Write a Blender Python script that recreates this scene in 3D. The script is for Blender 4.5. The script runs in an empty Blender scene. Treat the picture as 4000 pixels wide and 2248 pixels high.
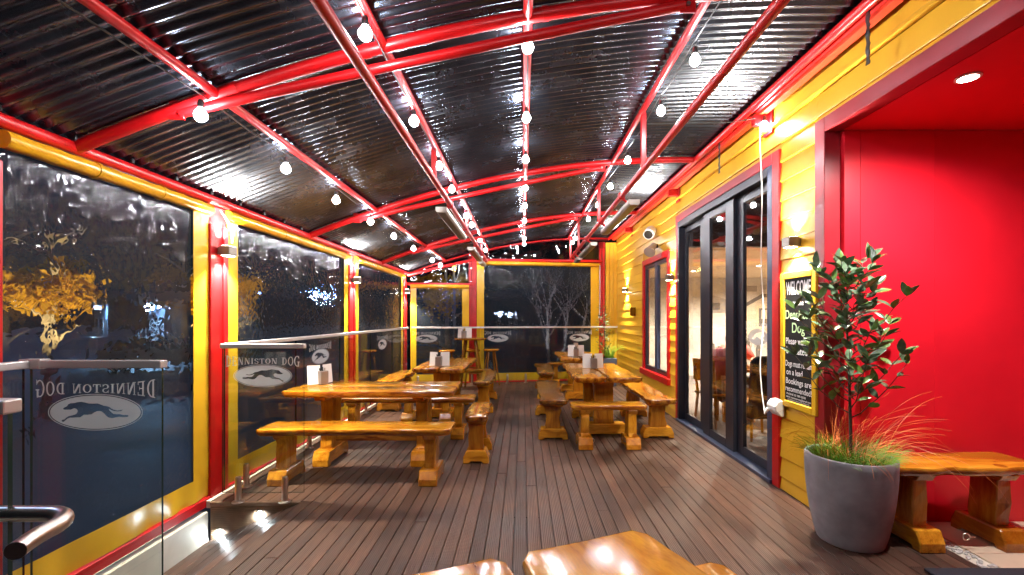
import bpy, bmesh, math, random
from math import pi, sin, cos, radians, sqrt, atan2
from mathutils import Vector, Matrix, noise
from mathutils.geometry import tessellate_polygon

S = bpy.context.scene
C = S.collection
random.seed(7)

# ------------------------------------------------------------------ camera, world, sun, exposure
cam_d = bpy.data.cameras.new('camera')
cam = bpy.data.objects.new('camera', cam_d)
C.objects.link(cam)
cam.location = (0, 0, 1.5)
cam.rotation_euler = (radians(90), 0, 0)
cam_d.sensor_width = 36
cam_d.lens = 36 * 1149 / 2576
cam_d.shift_x = -27 / 2576
cam_d.shift_y = 74 / 2576
cam_d.clip_start = 0.05
cam_d.clip_end = 2000
S.camera = cam

W = bpy.data.worlds.new('World')
S.world = W
W.use_nodes = True
wn = W.node_tree.nodes
bg = wn['Background']
sky = wn.new('ShaderNodeTexSky')
sky.sky_type = 'NISHITA'
sky.sun_disc = False
sky.sun_elevation = radians(35)
sky.sun_rotation = radians(290)
W.node_tree.links.new(sky.outputs[0], bg.inputs[0])
bg.inputs[1].default_value = 0.0016

sun_d = bpy.data.lights.new('moon_sun', 'SUN')
sun_d.energy = 0.45
sun_d.angle = radians(0.5)
sun_d.color = (0.40, 0.58, 1.0)
sun = bpy.data.objects.new('moon_sun', sun_d)
C.objects.link(sun)
sun.rotation_euler = (radians(55), 0, radians(-110))

S.view_settings.view_transform = 'Standard'
S.view_settings.look = 'None'
S.view_settings.gamma = 1
S.view_settings.exposure = 0.0
S.view_settings.use_curve_mapping = False
cy = S.cycles
cy.use_denoising = True
cy.max_bounces = 8
cy.diffuse_bounces = 3
cy.glossy_bounces = 5
cy.transmission_bounces = 6
cy.transparent_max_bounces = 24
cy.sample_clamp_indirect = 6
cy.caustics_reflective = False
cy.caustics_refractive = False
cy.blur_glossy = 0.5

BULB_L = 440.0

# ------------------------------------------------------------------ materials
class NT:
    def __init__(s, name):
        s.m = bpy.data.materials.new(name)
        s.m.use_nodes = True
        s.t = s.m.node_tree
        s.p = s.t.nodes['Principled BSDF']
        s.o = s.t.nodes['Material Output']

    def n(s, typ, ins=None, **kw):
        nd = s.t.nodes.new('ShaderNode' + typ)
        for k, v in kw.items():
            setattr(nd, k, v)
        for k, v in (ins or {}).items():
            s.set(nd.inputs[k], v)
        return nd

    def set(s, sock, v):
        if isinstance(v, bpy.types.NodeSocket):
            s.t.links.new(v, sock)
        elif isinstance(v, bpy.types.Node):
            s.t.links.new(v.outputs[0], sock)
        else:
            if sock.type == 'RGBA' and len(v) == 3:
                v = (*v, 1)
            sock.default_value = v

    def pr(s, **kw):
        for k, v in kw.items():
            s.set(s.p.inputs[k.replace('_', ' ')], v)
        return s.m

    def ramp(s, fac, stops):
        r = s.n('ValToRGB', {0: fac})
        e = r.color_ramp.elements
        while len(e) < len(stops):
            e.new(0.5)
        for i, (p, c) in enumerate(stops):
            e[i].position = p
            e[i].color = (*c, 1)
        return r

    def coords(s, scale=(1, 1, 1), rnd=True):
        tc = s.n('TexCoord').outputs['Object']
        if rnd:
            oi = s.n('ObjectInfo').outputs['Random']
            k = s.n('Math', {0: oi, 1: 37.0}, operation='MULTIPLY')
            tc = s.n('VectorMath', {0: tc, 1: k}, operation='ADD')
        return s.n('Mapping', {'Vector': tc, 'Scale': scale})

    def bump(s, h, strength=0.3, dist=0.01, normal=None):
        ins = {'Strength': strength, 'Distance': dist, 'Height': h}
        if normal is not None:
            ins['Normal'] = normal
        return s.n('Bump', ins)


def plain(name, col, rough=0.5, metal=0.0, var=0.12, nscale=6.0, bump=0.05, bscale=60.0, spec=0.5, coat=0.0):
    t = NT(name)
    c = t.coords()
    nz = t.n('TexNoise', {'Vector': c, 'Scale': nscale, 'Detail': 4.0})
    lo = tuple(x * (1 - var) for x in col)
    hi = tuple(min(1, x * (1 + var)) for x in col)
    r = t.ramp(nz.outputs[0], [(0.3, lo), (0.7, hi)])
    rr = t.n('MapRange', {0: nz.outputs[0], 3: rough * 0.85, 4: min(1, rough * 1.15)})
    t.pr(Base_Color=r, Roughness=rr.outputs[0], Metallic=metal, Specular_IOR_Level=spec, Coat_Weight=coat)
    if bump:
        b = t.n('TexNoise', {'Vector': c, 'Scale': bscale, 'Detail': 3.0})
        t.pr(Normal=t.bump(b.outputs[0], bump, 0.004))
    return t.m


def wood(name, axis, dark=1.0):
    t = NT(name)
    sc = [7.0, 7.0, 7.0]
    sc['XYZ'.index(axis)] = 0.7
    c = t.coords(tuple(sc))
    c2 = t.coords((1, 1, 1))
    warp = t.n('TexNoise', {'Vector': c2, 'Scale': 2.2, 'Detail': 2.0})
    wv = t.n('VectorMath', {0: c, 1: warp.outputs['Color']}, operation='ADD')
    g1 = t.n('TexNoise', {'Vector': wv, 'Scale': 2.4, 'Detail': 7.0, 'Roughness': 0.62})
    g2 = t.n('TexNoise', {'Vector': wv, 'Scale': 14.0, 'Detail': 3.0})
    lf = t.n('TexNoise', {'Vector': c2, 'Scale': 1.6, 'Detail': 3.0})
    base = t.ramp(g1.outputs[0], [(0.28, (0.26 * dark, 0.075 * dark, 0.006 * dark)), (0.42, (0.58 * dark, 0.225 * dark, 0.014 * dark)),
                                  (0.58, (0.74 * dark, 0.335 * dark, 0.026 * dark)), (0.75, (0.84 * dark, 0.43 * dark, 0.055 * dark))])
    tint = t.ramp(lf.outputs[0], [(0.33, (0.58, 0.45, 0.34)), (0.52, (1.0, 1.0, 1.0))])
    mx = t.n('Mix', data_type='RGBA', blend_type='MULTIPLY')
    mx.inputs[0].default_value = 0.8
    t.set(mx.inputs[6], base); t.set(mx.inputs[7], tint)
    fine = t.ramp(g2.outputs[0], [(0.35, (0.72, 0.66, 0.6)), (0.6, (1, 1, 1))])
    mx2 = t.n('Mix', data_type='RGBA', blend_type='MULTIPLY')
    mx2.inputs[0].default_value = 0.5
    t.set(mx2.inputs[6], mx.outputs[2]); t.set(mx2.inputs[7], fine)
    # knots
    vo = t.n('TexVoronoi', {'Vector': c2, 'Scale': 2.3})
    kr = t.ramp(vo.outputs['Distance'], [(0.0, (0.22, 0.10, 0.05)), (0.055, (0.45, 0.25, 0.12)), (0.075, (0.30, 0.16, 0.08)), (0.10, (1, 1, 1))])
    mx3 = t.n('Mix', data_type='RGBA', blend_type='MULTIPLY')
    mx3.inputs[0].default_value = 0.85
    t.set(mx3.inputs[6], mx2.outputs[2]); t.set(mx3.inputs[7], kr)
    oi = t.n('ObjectInfo').outputs['Random']
    tone = t.ramp(oi, [(0.0, (0.62, 0.50, 0.42)), (0.3, (0.90, 0.86, 0.80)), (1.0, (1.06, 1.06, 1.04))])
    mx4 = t.n('Mix', data_type='RGBA', blend_type='MULTIPLY'); mx4.inputs[0].default_value = 1.0
    t.set(mx4.inputs[6], mx3.outputs[2]); t.set(mx4.inputs[7], tone)
    mx3 = mx4
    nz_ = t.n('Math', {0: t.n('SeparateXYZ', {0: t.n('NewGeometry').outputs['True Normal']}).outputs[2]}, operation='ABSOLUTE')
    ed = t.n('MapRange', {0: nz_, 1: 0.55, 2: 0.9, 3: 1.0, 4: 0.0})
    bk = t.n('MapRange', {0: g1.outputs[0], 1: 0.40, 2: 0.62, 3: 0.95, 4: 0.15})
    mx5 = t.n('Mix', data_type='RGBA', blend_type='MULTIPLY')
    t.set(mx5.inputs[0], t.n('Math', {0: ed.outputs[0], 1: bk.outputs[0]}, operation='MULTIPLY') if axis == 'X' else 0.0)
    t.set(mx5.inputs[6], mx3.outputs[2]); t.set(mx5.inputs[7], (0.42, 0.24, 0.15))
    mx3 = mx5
    rr = t.n('MapRange', {0: lf.outputs[0], 3: 0.10, 4: 0.26})
    t.pr(Base_Color=mx3.outputs[2], Roughness=rr.outputs[0], Coat_Weight=0.35, Coat_Roughness=0.12,
         Normal=t.bump(g1.outputs[0], 0.25, 0.004))
    return t.m


def deck_mat():
    t = NT('composite_deck')
    c = t.n('TexCoord').outputs['Object']
    oi = t.n('ObjectInfo').outputs['Random']
    k = t.n('Math', {0: oi, 1: 53.0}, operation='MULTIPLY')
    cr = t.n('VectorMath', {0: c, 1: k}, operation='ADD')
    st = t.n('Mapping', {'Vector': cr, 'Scale': (14, 1.1, 14)})
    g = t.n('TexNoise', {'Vector': st, 'Scale': 3.0, 'Detail': 6.0, 'Roughness': 0.65})
    geo = t.n('NewGeometry').outputs['Position']
    big = t.n('TexNoise', {'Vector': geo, 'Scale': 1.3, 'Detail': 5.0, 'Roughness': 0.6})
    spots = t.n('TexNoise', {'Vector': geo, 'Scale': 23.0, 'Detail': 2.0})
    a = t.ramp(g.outputs[0], [(0.3, (0.068, 0.034, 0.022)), (0.55, (0.122, 0.066, 0.044)), (0.75, (0.180, 0.104, 0.072))])
    b = t.ramp(big.outputs[0], [(0.36, (0.42, 0.43, 0.50)), (0.54, (0.95, 0.94, 0.93)), (0.70, (1.35, 1.20, 1.10))])
    m1 = t.n('Mix', data_type='RGBA', blend_type='MULTIPLY'); m1.inputs[0].default_value = 0.75
    t.set(m1.inputs[6], a); t.set(m1.inputs[7], b)
    ob = t.ramp(oi, [(0.0, (0.60, 0.60, 0.64)), (0.5, (0.95, 0.93, 0.92)), (1.0, (1.22, 1.12, 1.05))])
    m2 = t.n('Mix', data_type='RGBA', blend_type='MULTIPLY'); m2.inputs[0].default_value = 1.0
    t.set(m2.inputs[6], m1.outputs[2]); t.set(m2.inputs[7], ob)
    sr = t.ramp(spots.outputs[0], [(0.72, (0, 0, 0)), (0.78, (1, 1, 1))])
    m3 = t.n('Mix', data_type='RGBA'); t.set(m3.inputs[0], t.n('Math', {0: sr, 1: 0.22}, operation='MULTIPLY'))
    t.set(m3.inputs[6], m2.outputs[2]); t.set(m3.inputs[7], (0.36, 0.31, 0.27))
    sx = t.n('SeparateXYZ', {0: c})
    wv = t.n('Math', {0: t.n('Math', {0: sx.outputs[0], 1: 2 * pi / 0.0124}, operation='MULTIPLY')}, operation='SINE')
    gv = t.ramp(t.n('MapRange', {0: wv, 1: -1.0, 2: 1.0}).outputs[0], [(0.0, (0.42, 0.40, 0.40)), (0.45, (1, 1, 1))])
    m4 = t.n('Mix', data_type='RGBA', blend_type='MULTIPLY'); m4.inputs[0].default_value = 0.9
    t.set(m4.inputs[6], m3.outputs[2]); t.set(m4.inputs[7], gv)
    m3 = m4
    b1 = t.bump(wv, 0.45, 0.002)
    b2 = t.bump(g.outputs[0], 0.25, 0.003, b1)
    rr = t.n('MapRange', {0: big.outputs[0], 1: 0.35, 2: 0.7, 3: 0.36, 4: 0.62})
    t.pr(Base_Color=m3.outputs[2], Roughness=rr.outputs[0], Normal=b2, Specular_IOR_Level=0.4)
    return t.m


def corrugated_mat():
    t = NT('galvanised_corrugated_iron')
    c = t.coords()
    sp = t.n('TexVoronoi', {'Vector': c, 'Scale': 95.0})
    nz = t.n('TexNoise', {'Vector': c, 'Scale': 2.6, 'Detail': 6.0, 'Roughness': 0.65})
    a = t.ramp(nz.outputs[0], [(0.32, (0.055, 0.065, 0.090)), (0.62, (0.135, 0.152, 0.195))])
    b = t.ramp(sp.outputs['Color'], [(0.0, (0.72, 0.72, 0.74)), (1.0, (1.1, 1.1, 1.12))])
    m = t.n('Mix', data_type='RGBA', blend_type='MULTIPLY'); m.inputs[0].default_value = 0.6
    t.set(m.inputs[6], a); t.set(m.inputs[7], b)
    rr = t.n('MapRange', {0: nz.outputs[0], 3: 0.20, 4: 0.33})
    t.pr(Base_Color=m.outputs[2], Metallic=0.95, Roughness=rr.outputs[0])
    return t.m


def film_mat(name, tint, bscale, bstr, refr=0.3, ior=1.06, fres=1.45, bdist=0.0050, rfr=0.10, hz=0.0):
    """clear PVC blind sheet or window glass: see-through with a Fresnel gloss"""
    t = NT(name)
    t.t.nodes.remove(t.p)
    nrm = None
    if bstr > 0:
        c = t.coords((1, 1, 1), rnd=False)
        wv = t.n('TexNoise', {'Vector': c, 'Scale': bscale * 0.25, 'Detail': 1.0})
        cw = t.n('VectorMath', {0: c, 1: t.n('VectorMath', {0: wv.outputs['Color'], 'Scale': 0.12}, operation='SCALE')}, operation='ADD')
        v = t.n('TexVoronoi', {'Vector': cw, 'Scale': bscale}, feature='SMOOTH_F1')
        n2 = t.n('TexNoise', {'Vector': c, 'Scale': bscale * 0.12, 'Detail': 2.0})
        h = t.n('Math', {0: v.outputs['Distance'], 1: t.n('Math', {0: n2.outputs[0], 1: 2.0}, operation='MULTIPLY')}, operation='ADD')
        nrm = t.bump(h, bstr, bdist)
    bf = t.n('NewGeometry').outputs['Backfacing']
    ex = t.n('MapRange', {0: bf, 3: 1.0, 4: -1.0})
    fr = t.n('Fresnel', {'IOR': t.n('Math', {0: fres, 1: ex.outputs[0]}, operation='POWER')})
    gl = t.n('BsdfGlossy', {'Roughness': 0.025, 'Color': (1, 1, 1)})
    tr = t.n('BsdfTransparent', {'Color': tint})
    body = tr
    if nrm is not None:
        t.set(fr.inputs['Normal'], nrm)
        t.set(gl.inputs['Normal'], nrm)
    if refr > 0:
        rf = t.n('BsdfRefraction', {'Color': tint, 'Roughness': rfr, 'IOR': t.n('Math', {0: ior, 1: ex.outputs[0]}, operation='POWER')})
        if nrm is not None:
            t.set(rf.inputs['Normal'], nrm)
        body = t.n('MixShader', {0: refr, 1: tr, 2: rf})
    if hz > 0:
        df = t.n('BsdfDiffuse', {'Color': (0.55, 0.66, 0.88), 'Normal': nrm})
        body = t.n('MixShader', {0: hz, 1: body, 2: df})
    mx = t.n('MixShader', {0: fr, 1: body, 2: gl})
    t.t.links.new(mx.outputs[0], t.o.inputs[0])
    return t.m


def emit(name, col, strength):
    t = NT(name)
    t.t.nodes.remove(t.p)
    e = t.n('Emission', {'Color': col, 'Strength': strength})
    t.t.links.new(e.outputs[0], t.o.inputs[0])
    return t.m


def frost_mat():
    t = NT('frosted_lettering')
    t.t.nodes.remove(t.p)
    d = t.n('BsdfDiffuse', {'Color': (0.72, 0.74, 0.76)})
    tl = t.n('BsdfTranslucent', {'Color': (0.55, 0.57, 0.6)})
    tr = t.n('BsdfTransparent', {'Color': (1, 1, 1)})
    a = t.n('MixShader', {0: 0.4, 1: d, 2: tl})
    b = t.n('MixShader', {0: 0.86, 1: tr, 2: a})
    t.t.links.new(b.outputs[0], t.o.inputs[0])
    return t.m


def weather_mat(name, col):
    t = NT(name)
    c = t.coords((1, 0.12, 1))
    g = t.n('TexNoise', {'Vector': c, 'Scale': 45.0, 'Detail': 4.0})
    big = t.n('TexNoise', {'Vector': t.coords(), 'Scale': 2.0, 'Detail': 5.0})
    a = t.ramp(big.outputs[0], [(0.3, tuple(x * 0.86 for x in col)), (0.7, col)])
    rr = t.n('MapRange', {0: big.outputs[0], 3: 0.24, 4: 0.42})
    t.pr(Base_Color=a, Roughness=rr.outputs[0], Normal=t.bump(g.outputs[0], 0.12, 0.004))
    return t.m


def stripes_mat(name):
    """printed menu paper: rows of small grey print"""
    t = NT(name)
    c = t.coords((1, 1, 1), rnd=False)
    br = t.n('TexBrick', {'Vector': t.n('Mapping', {'Vector': c, 'Rotation': (radians(90), 0, 0), 'Scale': (60, 60, 60)}), 'Color1': (0.8, 0.78, 0.76), 'Color2': (0.62, 0.6, 0.6),
                          'Mortar': (0.82, 0.8, 0.78), 'Scale': 1.0, 'Mortar Size': 0.16})
    nz = t.n('TexNoise', {'Vector': c, 'Scale': 16.0})
    f = t.ramp(nz.outputs[0], [(0.52, (0, 0, 0)), (0.58, (1, 1, 1))])
    m = t.n('Mix', data_type='RGBA')
    t.set(m.inputs[0], f); t.set(m.inputs[6], (0.82, 0.8, 0.78)); t.set(m.inputs[7], br.outputs[0])
    t.pr(Base_Color=m.outputs[2], Roughness=0.3)
    return t.m


def mural_mat():
    """faded street-scene photograph printed over the whole wall"""
    t = NT('mural_wallpaper')
    c = t.coords(rnd=False)
    n1 = t.n('TexNoise', {'Vector': c, 'Scale': 1.1, 'Detail': 8.0, 'Roughness': 0.6})
    a = t.ramp(n1.outputs[0], [(0.3, (0.34, 0.32, 0.31)), (0.55, (0.66, 0.62, 0.57)), (0.8, (0.78, 0.75, 0.70))])
    t.pr(Base_Color=a, Roughness=0.7)
    return t.m


M = {}
M['red'] = plain('red_steel_paint', (0.52, 0.004, 0.006), 0.36, var=0.16)
M['redwall'] = plain('red_wall_paint', (0.70, 0.008, 0.022), 0.40, var=0.10, nscale=1.6, bump=0.08, bscale=120)
M['maroon'] = plain('maroon_trim_paint', (0.30, 0.012, 0.020), 0.32, var=0.1)
M['redlit'] = plain('red_fascia_lit_orange', (0.66, 0.045, 0.012), 0.4)  # red board; the orange of the light on it is mixed into the colour
M['yellow'] = weather_mat('yellow_weatherboard_paint', (0.80, 0.43, 0.026))
M['ypvc'] = plain('yellow_pvc', (0.76, 0.43, 0.024), 0.22, var=0.08, nscale=3, bump=0.12, bscale=9)
M['ytube'] = plain('yellow_pvc_roll', (0.60, 0.29, 0.010), 0.22, var=0.15, nscale=8, bump=0.25, bscale=14)
M['wx'] = wood('varnished_pine_lengthwise', 'X')
M['wy'] = wood('varnished_pine_across', 'Y')
M['wz'] = wood('varnished_pine_upright', 'Z', 0.9)
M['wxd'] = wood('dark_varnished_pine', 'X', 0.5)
M['wdk'] = wood('aged_oak', 'Z', 0.35)
M['deck'] = deck_mat()
M['iron'] = corrugated_mat()
M['fascia'] = plain('brown_fascia_timber', (0.20, 0.125, 0.075), 0.6, var=0.35, nscale=9)
M['pvc'] = film_mat('clear_pvc_sheet', (0.62, 0.72, 0.96), 24.0, 1.0, 0.92, 1.07, fres=1.30, rfr=0.07, hz=0.022)
M['gable'] = film_mat('crinkled_pvc_sheet', (0.45, 0.45, 0.5), 5.0, 0.6, 0.2, bdist=0.02)
M['glass'] = film_mat('toughened_glass', (0.93, 0.965, 0.95), 1, 0, 0)
M['dglass'] = film_mat('window_glass', (0.9, 0.9, 0.9), 1, 0, 0, fres=1.75)
M['gedge'] = plain('glass_edge', (0.006, 0.03, 0.024), 0.15, var=0.1)
M['frost'] = frost_mat()
M['steel'] = plain('brushed_stainless', (0.64, 0.56, 0.50), 0.30, 1.0, var=0.06, bscale=200)
M['rail'] = plain('satin_aluminium_rail', (0.66, 0.63, 0.61), 0.4, 0.55, var=0.06)
M['alu'] = plain('charcoal_aluminium', (0.022, 0.023, 0.034), 0.33, 0.2, var=0.1)
M['alub'] = plain('slate_blue_aluminium', (0.05, 0.065, 0.12), 0.3, 0.3, var=0.1)
M['sconce'] = plain('bronze_lamp_housing', (0.20, 0.17, 0.14), 0.35, 0.6)
M['heater'] = plain('heater_casing', (0.40, 0.36, 0.32), 0.4, 0.5)
M['hdark'] = plain('heater_element', (0.05, 0.035, 0.03), 0.35, 0.4)
M['black'] = plain('black_plastic', (0.012, 0.012, 0.012), 0.4)
M['white'] = plain('white_plastic', (0.78, 0.77, 0.75), 0.3, var=0.04)
M['conc'] = plain('grey_planter_concrete', (0.27, 0.258, 0.285), 0.78, var=0.26, nscale=7, bump=0.15, bscale=40)
M['bluepot'] = plain('blue_grey_planter', (0.13, 0.17, 0.25), 0.6)
M['plaster'] = plain('cream_rendered_kerb', (0.62, 0.57, 0.48), 0.6, var=0.14, nscale=4)
M['tile'] = plain('cream_floor_tile', (0.62, 0.49, 0.36), 0.35, var=0.08)
M['mat'] = plain('charcoal_mat', (0.02, 0.02, 0.03), 0.95, var=0.3, nscale=120, bump=0.6, bscale=300)
M['leaf'] = plain('leathery_leaf', (0.095, 0.155, 0.085), 0.20, var=0.35, nscale=3, bump=0, spec=0.6)
M['leaf2'] = plain('pale_leaf', (0.10, 0.19, 0.035), 0.32, var=0.3, nscale=3, bump=0)
M['stem'] = plain('plant_stem', (0.06, 0.035, 0.022), 0.7)
M['grassg'] = plain('green_sedge', (0.16, 0.34, 0.02), 0.5, var=0.4, nscale=9, bump=0)
M['grasso'] = plain('orange_sedge', (0.66, 0.17, 0.03), 0.5, var=0.35, nscale=9, bump=0)
M['soil'] = plain('potting_soil', (0.02, 0.014, 0.01), 0.9, bump=0.8, bscale=90)
M['chalk'] = plain('chalkboard', (0.010, 0.010, 0.011), 0.8, var=0.3, spec=0.2)
M['chalkw'] = plain('white_chalk_ink', (0.80, 0.77, 0.80), 0.7, var=0.1)
M['chalkg'] = plain('green_chalk_ink', (0.50, 0.72, 0.38), 0.7, var=0.1)
M['paper'] = stripes_mat('printed_menu')
M['card'] = plain('kraft_card', (0.48, 0.37, 0.27), 0.7)
M['zinc'] = plain('zinc_caddy', (0.34, 0.30, 0.28), 0.35, 0.7)
M['bulb'] = emit('lit_bulb', (0.95, 0.97, 1.0), BULB_L)
M['led'] = emit('lit_led', (0.80, 0.95, 1.0), 420)
M['warm'] = emit('lit_warm_lens', (1.0, 0.86, 0.62), 90)
M['down'] = emit('lit_downlight', (1.0, 0.95, 0.9), 120)
M['roomlamp'] = emit('lit_room_downlight', (1.0, 0.85, 0.62), 60)
M['asphalt'] = plain('wet_asphalt', (0.016, 0.020, 0.034), 0.6, var=0.85, nscale=0.9, bump=0.5, bscale=30)
M['hill'] = plain('added_hill_dark', (0.012, 0.016, 0.012), 0.9, var=0.5, nscale=0.3, bump=0)
M['bark'] = plain('bare_bark', (0.34, 0.29, 0.25), 0.8, bump=0.4)
def thin_leaf(name, col):
    t = NT(name)
    t.t.nodes.remove(t.p)
    nz = t.n('TexNoise', {'Vector': t.coords(), 'Scale': 9.0})
    r = t.ramp(nz.outputs[0], [(0.35, tuple(c * 0.55 for c in col)), (0.65, col)])
    a = t.n('MixShader', {0: 0.5, 1: t.n('BsdfDiffuse', {'Color': r}), 2: t.n('BsdfTranslucent', {'Color': r})})
    t.t.links.new(a.outputs[0], t.o.inputs[0])
    return t.m
M['yleaf'] = thin_leaf('yellow_autumn_leaf', (0.75, 0.44, 0.03))
M['shed'] = plain('pale_blue_cladding', (0.35, 0.42, 0.55), 0.6)
M['carw'] = plain('white_car_paint', (0.6, 0.62, 0.64), 0.2)
M['carb'] = plain('blue_car_paint', (0.02, 0.05, 0.16), 0.15)
M['tyre'] = plain('rubber', (0.015, 0.015, 0.015), 0.8)
M['lamp'] = emit('lit_street_lamp', (0.25, 0.5, 1.0), 60)
M['lampw'] = emit('lit_flood_lamp', (0.75, 0.85, 1.0), 40)
M['sodium'] = emit('lit_sodium_lamp', (1.0, 0.58, 0.10), 14)
M['mural'] = mural_mat()
M['cream'] = plain('cream_ceiling_paint', (0.72, 0.58, 0.40), 0.7)
M['brownt'] = plain('dark_brown_timber', (0.055, 0.026, 0.018), 0.4)
M['floorin'] = plain('grey_carpet_tile', (0.16, 0.14, 0.135), 0.8, var=0.25)
M['inkd'] = plain('sepia_print_dark', (0.16, 0.14, 0.13), 0.8)
M['inkm'] = plain('sepia_print_mid', (0.40, 0.36, 0.33), 0.8)
M['inkl'] = plain('sepia_print_light', (0.62, 0.54, 0.42), 0.8)
M['skin'] = plain('skin', (0.55, 0.28, 0.19), 0.5)
M['shirt'] = plain('maroon_shirt', (0.22, 0.012, 0.045), 0.8)
M['shirt2'] = plain('salmon_shirt', (0.62, 0.10, 0.08), 0.8)
M['trouser'] = plain('dark_trousers', (0.03, 0.03, 0.04), 0.85)
M['hair'] = plain('brown_hair', (0.05, 0.028, 0.015), 0.6)
M['jacket'] = plain('black_cloth', (0.012, 0.010, 0.012), 0.9)
M['pebble'] = plain('pale_pebbles', (0.48, 0.46, 0.44), 0.7, var=0.35, nscale=30)


# ------------------------------------------------------------------ geometry helpers
class G:
    def __init__(s):
        s.v, s.f, s.m = [], [], []

    def add(s, vs, fs, m=0):
        o = len(s.v)
        s.v += [tuple(p) for p in vs]
        s.f += [tuple(i + o for i in f) for f in fs]
        s.m += [m] * len(fs)
        return s

    def box(s, x0, x1, y0, y1, z0, z1, m=0):
        vs = [(x, y, z) for x in (x0, x1) for y in (y0, y1) for z in (z0, z1)]
        return s.add(vs, [(0, 1, 3, 2), (4, 6, 7, 5), (0, 4, 5, 1), (2, 3, 7, 6), (0, 2, 6, 4), (1, 5, 7, 3)], m)

    def tube(s, pts, r, n=10, m=0, cap=True):
        pts = [Vector(p) for p in pts]
        k = len(pts)
        rs = r if isinstance(r, (list, tuple)) else [r] * k
        vs, up = [], None
        for i, p in enumerate(pts):
            d = (pts[min(i + 1, k - 1)] - pts[max(i - 1, 0)]).normalized()
            if up is None:
                up = Vector((0, 0, 1)) if abs(d.z) < 0.9 else Vector((1, 0, 0))
            a = d.cross(up).normalized()
            b = a.cross(d).normalized()
            up = b
            for j in range(n):
                t = 2 * pi * j / n
                vs.append(p + (a * cos(t) + b * sin(t)) * rs[i])
        fs = [(i * n + j, i * n + (j + 1) % n, (i + 1) * n + (j + 1) % n, (i + 1) * n + j) for i in range(k - 1) for j in range(n)]
        if cap:
            fs += [tuple(range(n))[::-1], tuple((k - 1) * n + j for j in range(n))]
        return s.add(vs, fs, m)

    def lathe(s, prof, n=24, c=(0, 0, 0), m=0):
        vs = [(c[0] + r * cos(2 * pi * j / n), c[1] + r * sin(2 * pi * j / n), c[2] + z) for r, z in prof for j in range(n)]
        k = len(prof)
        fs = [(i * n + j, i * n + (j + 1) % n, (i + 1) * n + (j + 1) % n, (i + 1) * n + j) for i in range(k - 1) for j in range(n)]
        if prof[0][0] > 1e-5: fs.append(tuple(range(n))[::-1])
        if prof[-1][0] > 1e-5: fs.append(tuple((k - 1) * n + j for j in range(n)))
        return s.add(vs, fs, m)

    def prism(s, poly, fn, c0, c1, m=0):
        n = len(poly)
        vs = [fn(a, b, c0) for a, b in poly] + [fn(a, b, c1) for a, b in poly]
        fs = [tuple(range(n))[::-1], tuple(range(n, 2 * n))] + [(i, (i + 1) % n, n + (i + 1) % n, n + i) for i in range(n)]
        return s.add(vs, fs, m)

    def obj(s, name, mats, parent=None, smooth=False, bevel=0.0, seg=1, loc=None):
        me = bpy.data.meshes.new(name)
        me.from_pydata(s.v, [], s.f)
        mats = mats if isinstance(mats, (list, tuple)) else [mats]
        for mm in mats:
            me.materials.append(M[mm] if isinstance(mm, str) else mm)
        for p, i in zip(me.polygons, s.m):
            p.material_index = i
        bm = bmesh.new()
        bm.from_mesh(me)
        if bevel:
            ed = [e for e in bm.edges if len(e.link_faces) == 2 and e.calc_face_angle(0) > 0.5]
            bmesh.ops.bevel(bm, geom=ed, offset=bevel, segments=seg, affect='EDGES', profile=0.5)
        bmesh.ops.recalc_face_normals(bm, faces=bm.faces)
        bm.to_mesh(me)
        bm.free()
        if smooth:
            for p in me.polygons: p.use_smooth = True
            me.set_sharp_from_angle(angle=radians(40))
        return link(name, me, parent, loc)


def link(name, data, parent=None, loc=None):
    o = bpy.data.objects.new(name, data)
    C.objects.link(o)
    if parent: o.parent = parent
    if loc: o.location = loc
    return o


def tag(o, label, cat, group=None):
    o['label'] = label
    o['category'] = cat
    if group: o['group'] = group
    return o


def thing(name, label, cat, loc=(0, 0, 0), rz=0.0, group=None):
    o = link(name, None, None, loc)
    o.empty_display_size = 0.1
    o.rotation_euler = (0, 0, rz)
    return tag(o, label, cat, group)


def struct(o, label=None):
    o['kind'] = 'structure'
    if label: o['label'] = label
    return o


def light(name, typ, parent, loc, energy, col, rot=(0, 0, 0), **kw):
    d = bpy.data.lights.new(name, typ)
    d.energy = energy
    d.color = col
    for k, v in kw.items(): setattr(d, k, v)
    o = link(name, d, parent, loc)
    o.rotation_euler = rot
    return o


ORD = ['first', 'second', 'third', 'fourth', 'fifth', 'sixth', 'seventh', 'eighth', 'ninth', 'tenth', 'eleventh', 'twelfth']


def zr(x):
    return 3.225 + 0.1746 * x - 0.04574 * x * x


XL, XR = -2.577, 2.27          # inner faces of blind wall and weatherboard wall
YB0 = 10.2                     # back wall, slightly skewed
def yb(x): return YB0 + (x - XL) * 0.165


# ------------------------------------------------------------------ ground and deck
g = G(); g.add([(-400, -200, -0.75), (400, -200, -0.75), (400, 700, -0.75), (-400, 700, -0.75)], [(0, 1, 2, 3)])
struct(g.obj('ground', 'asphalt'), 'dark wet asphalt around the terrace')

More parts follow.
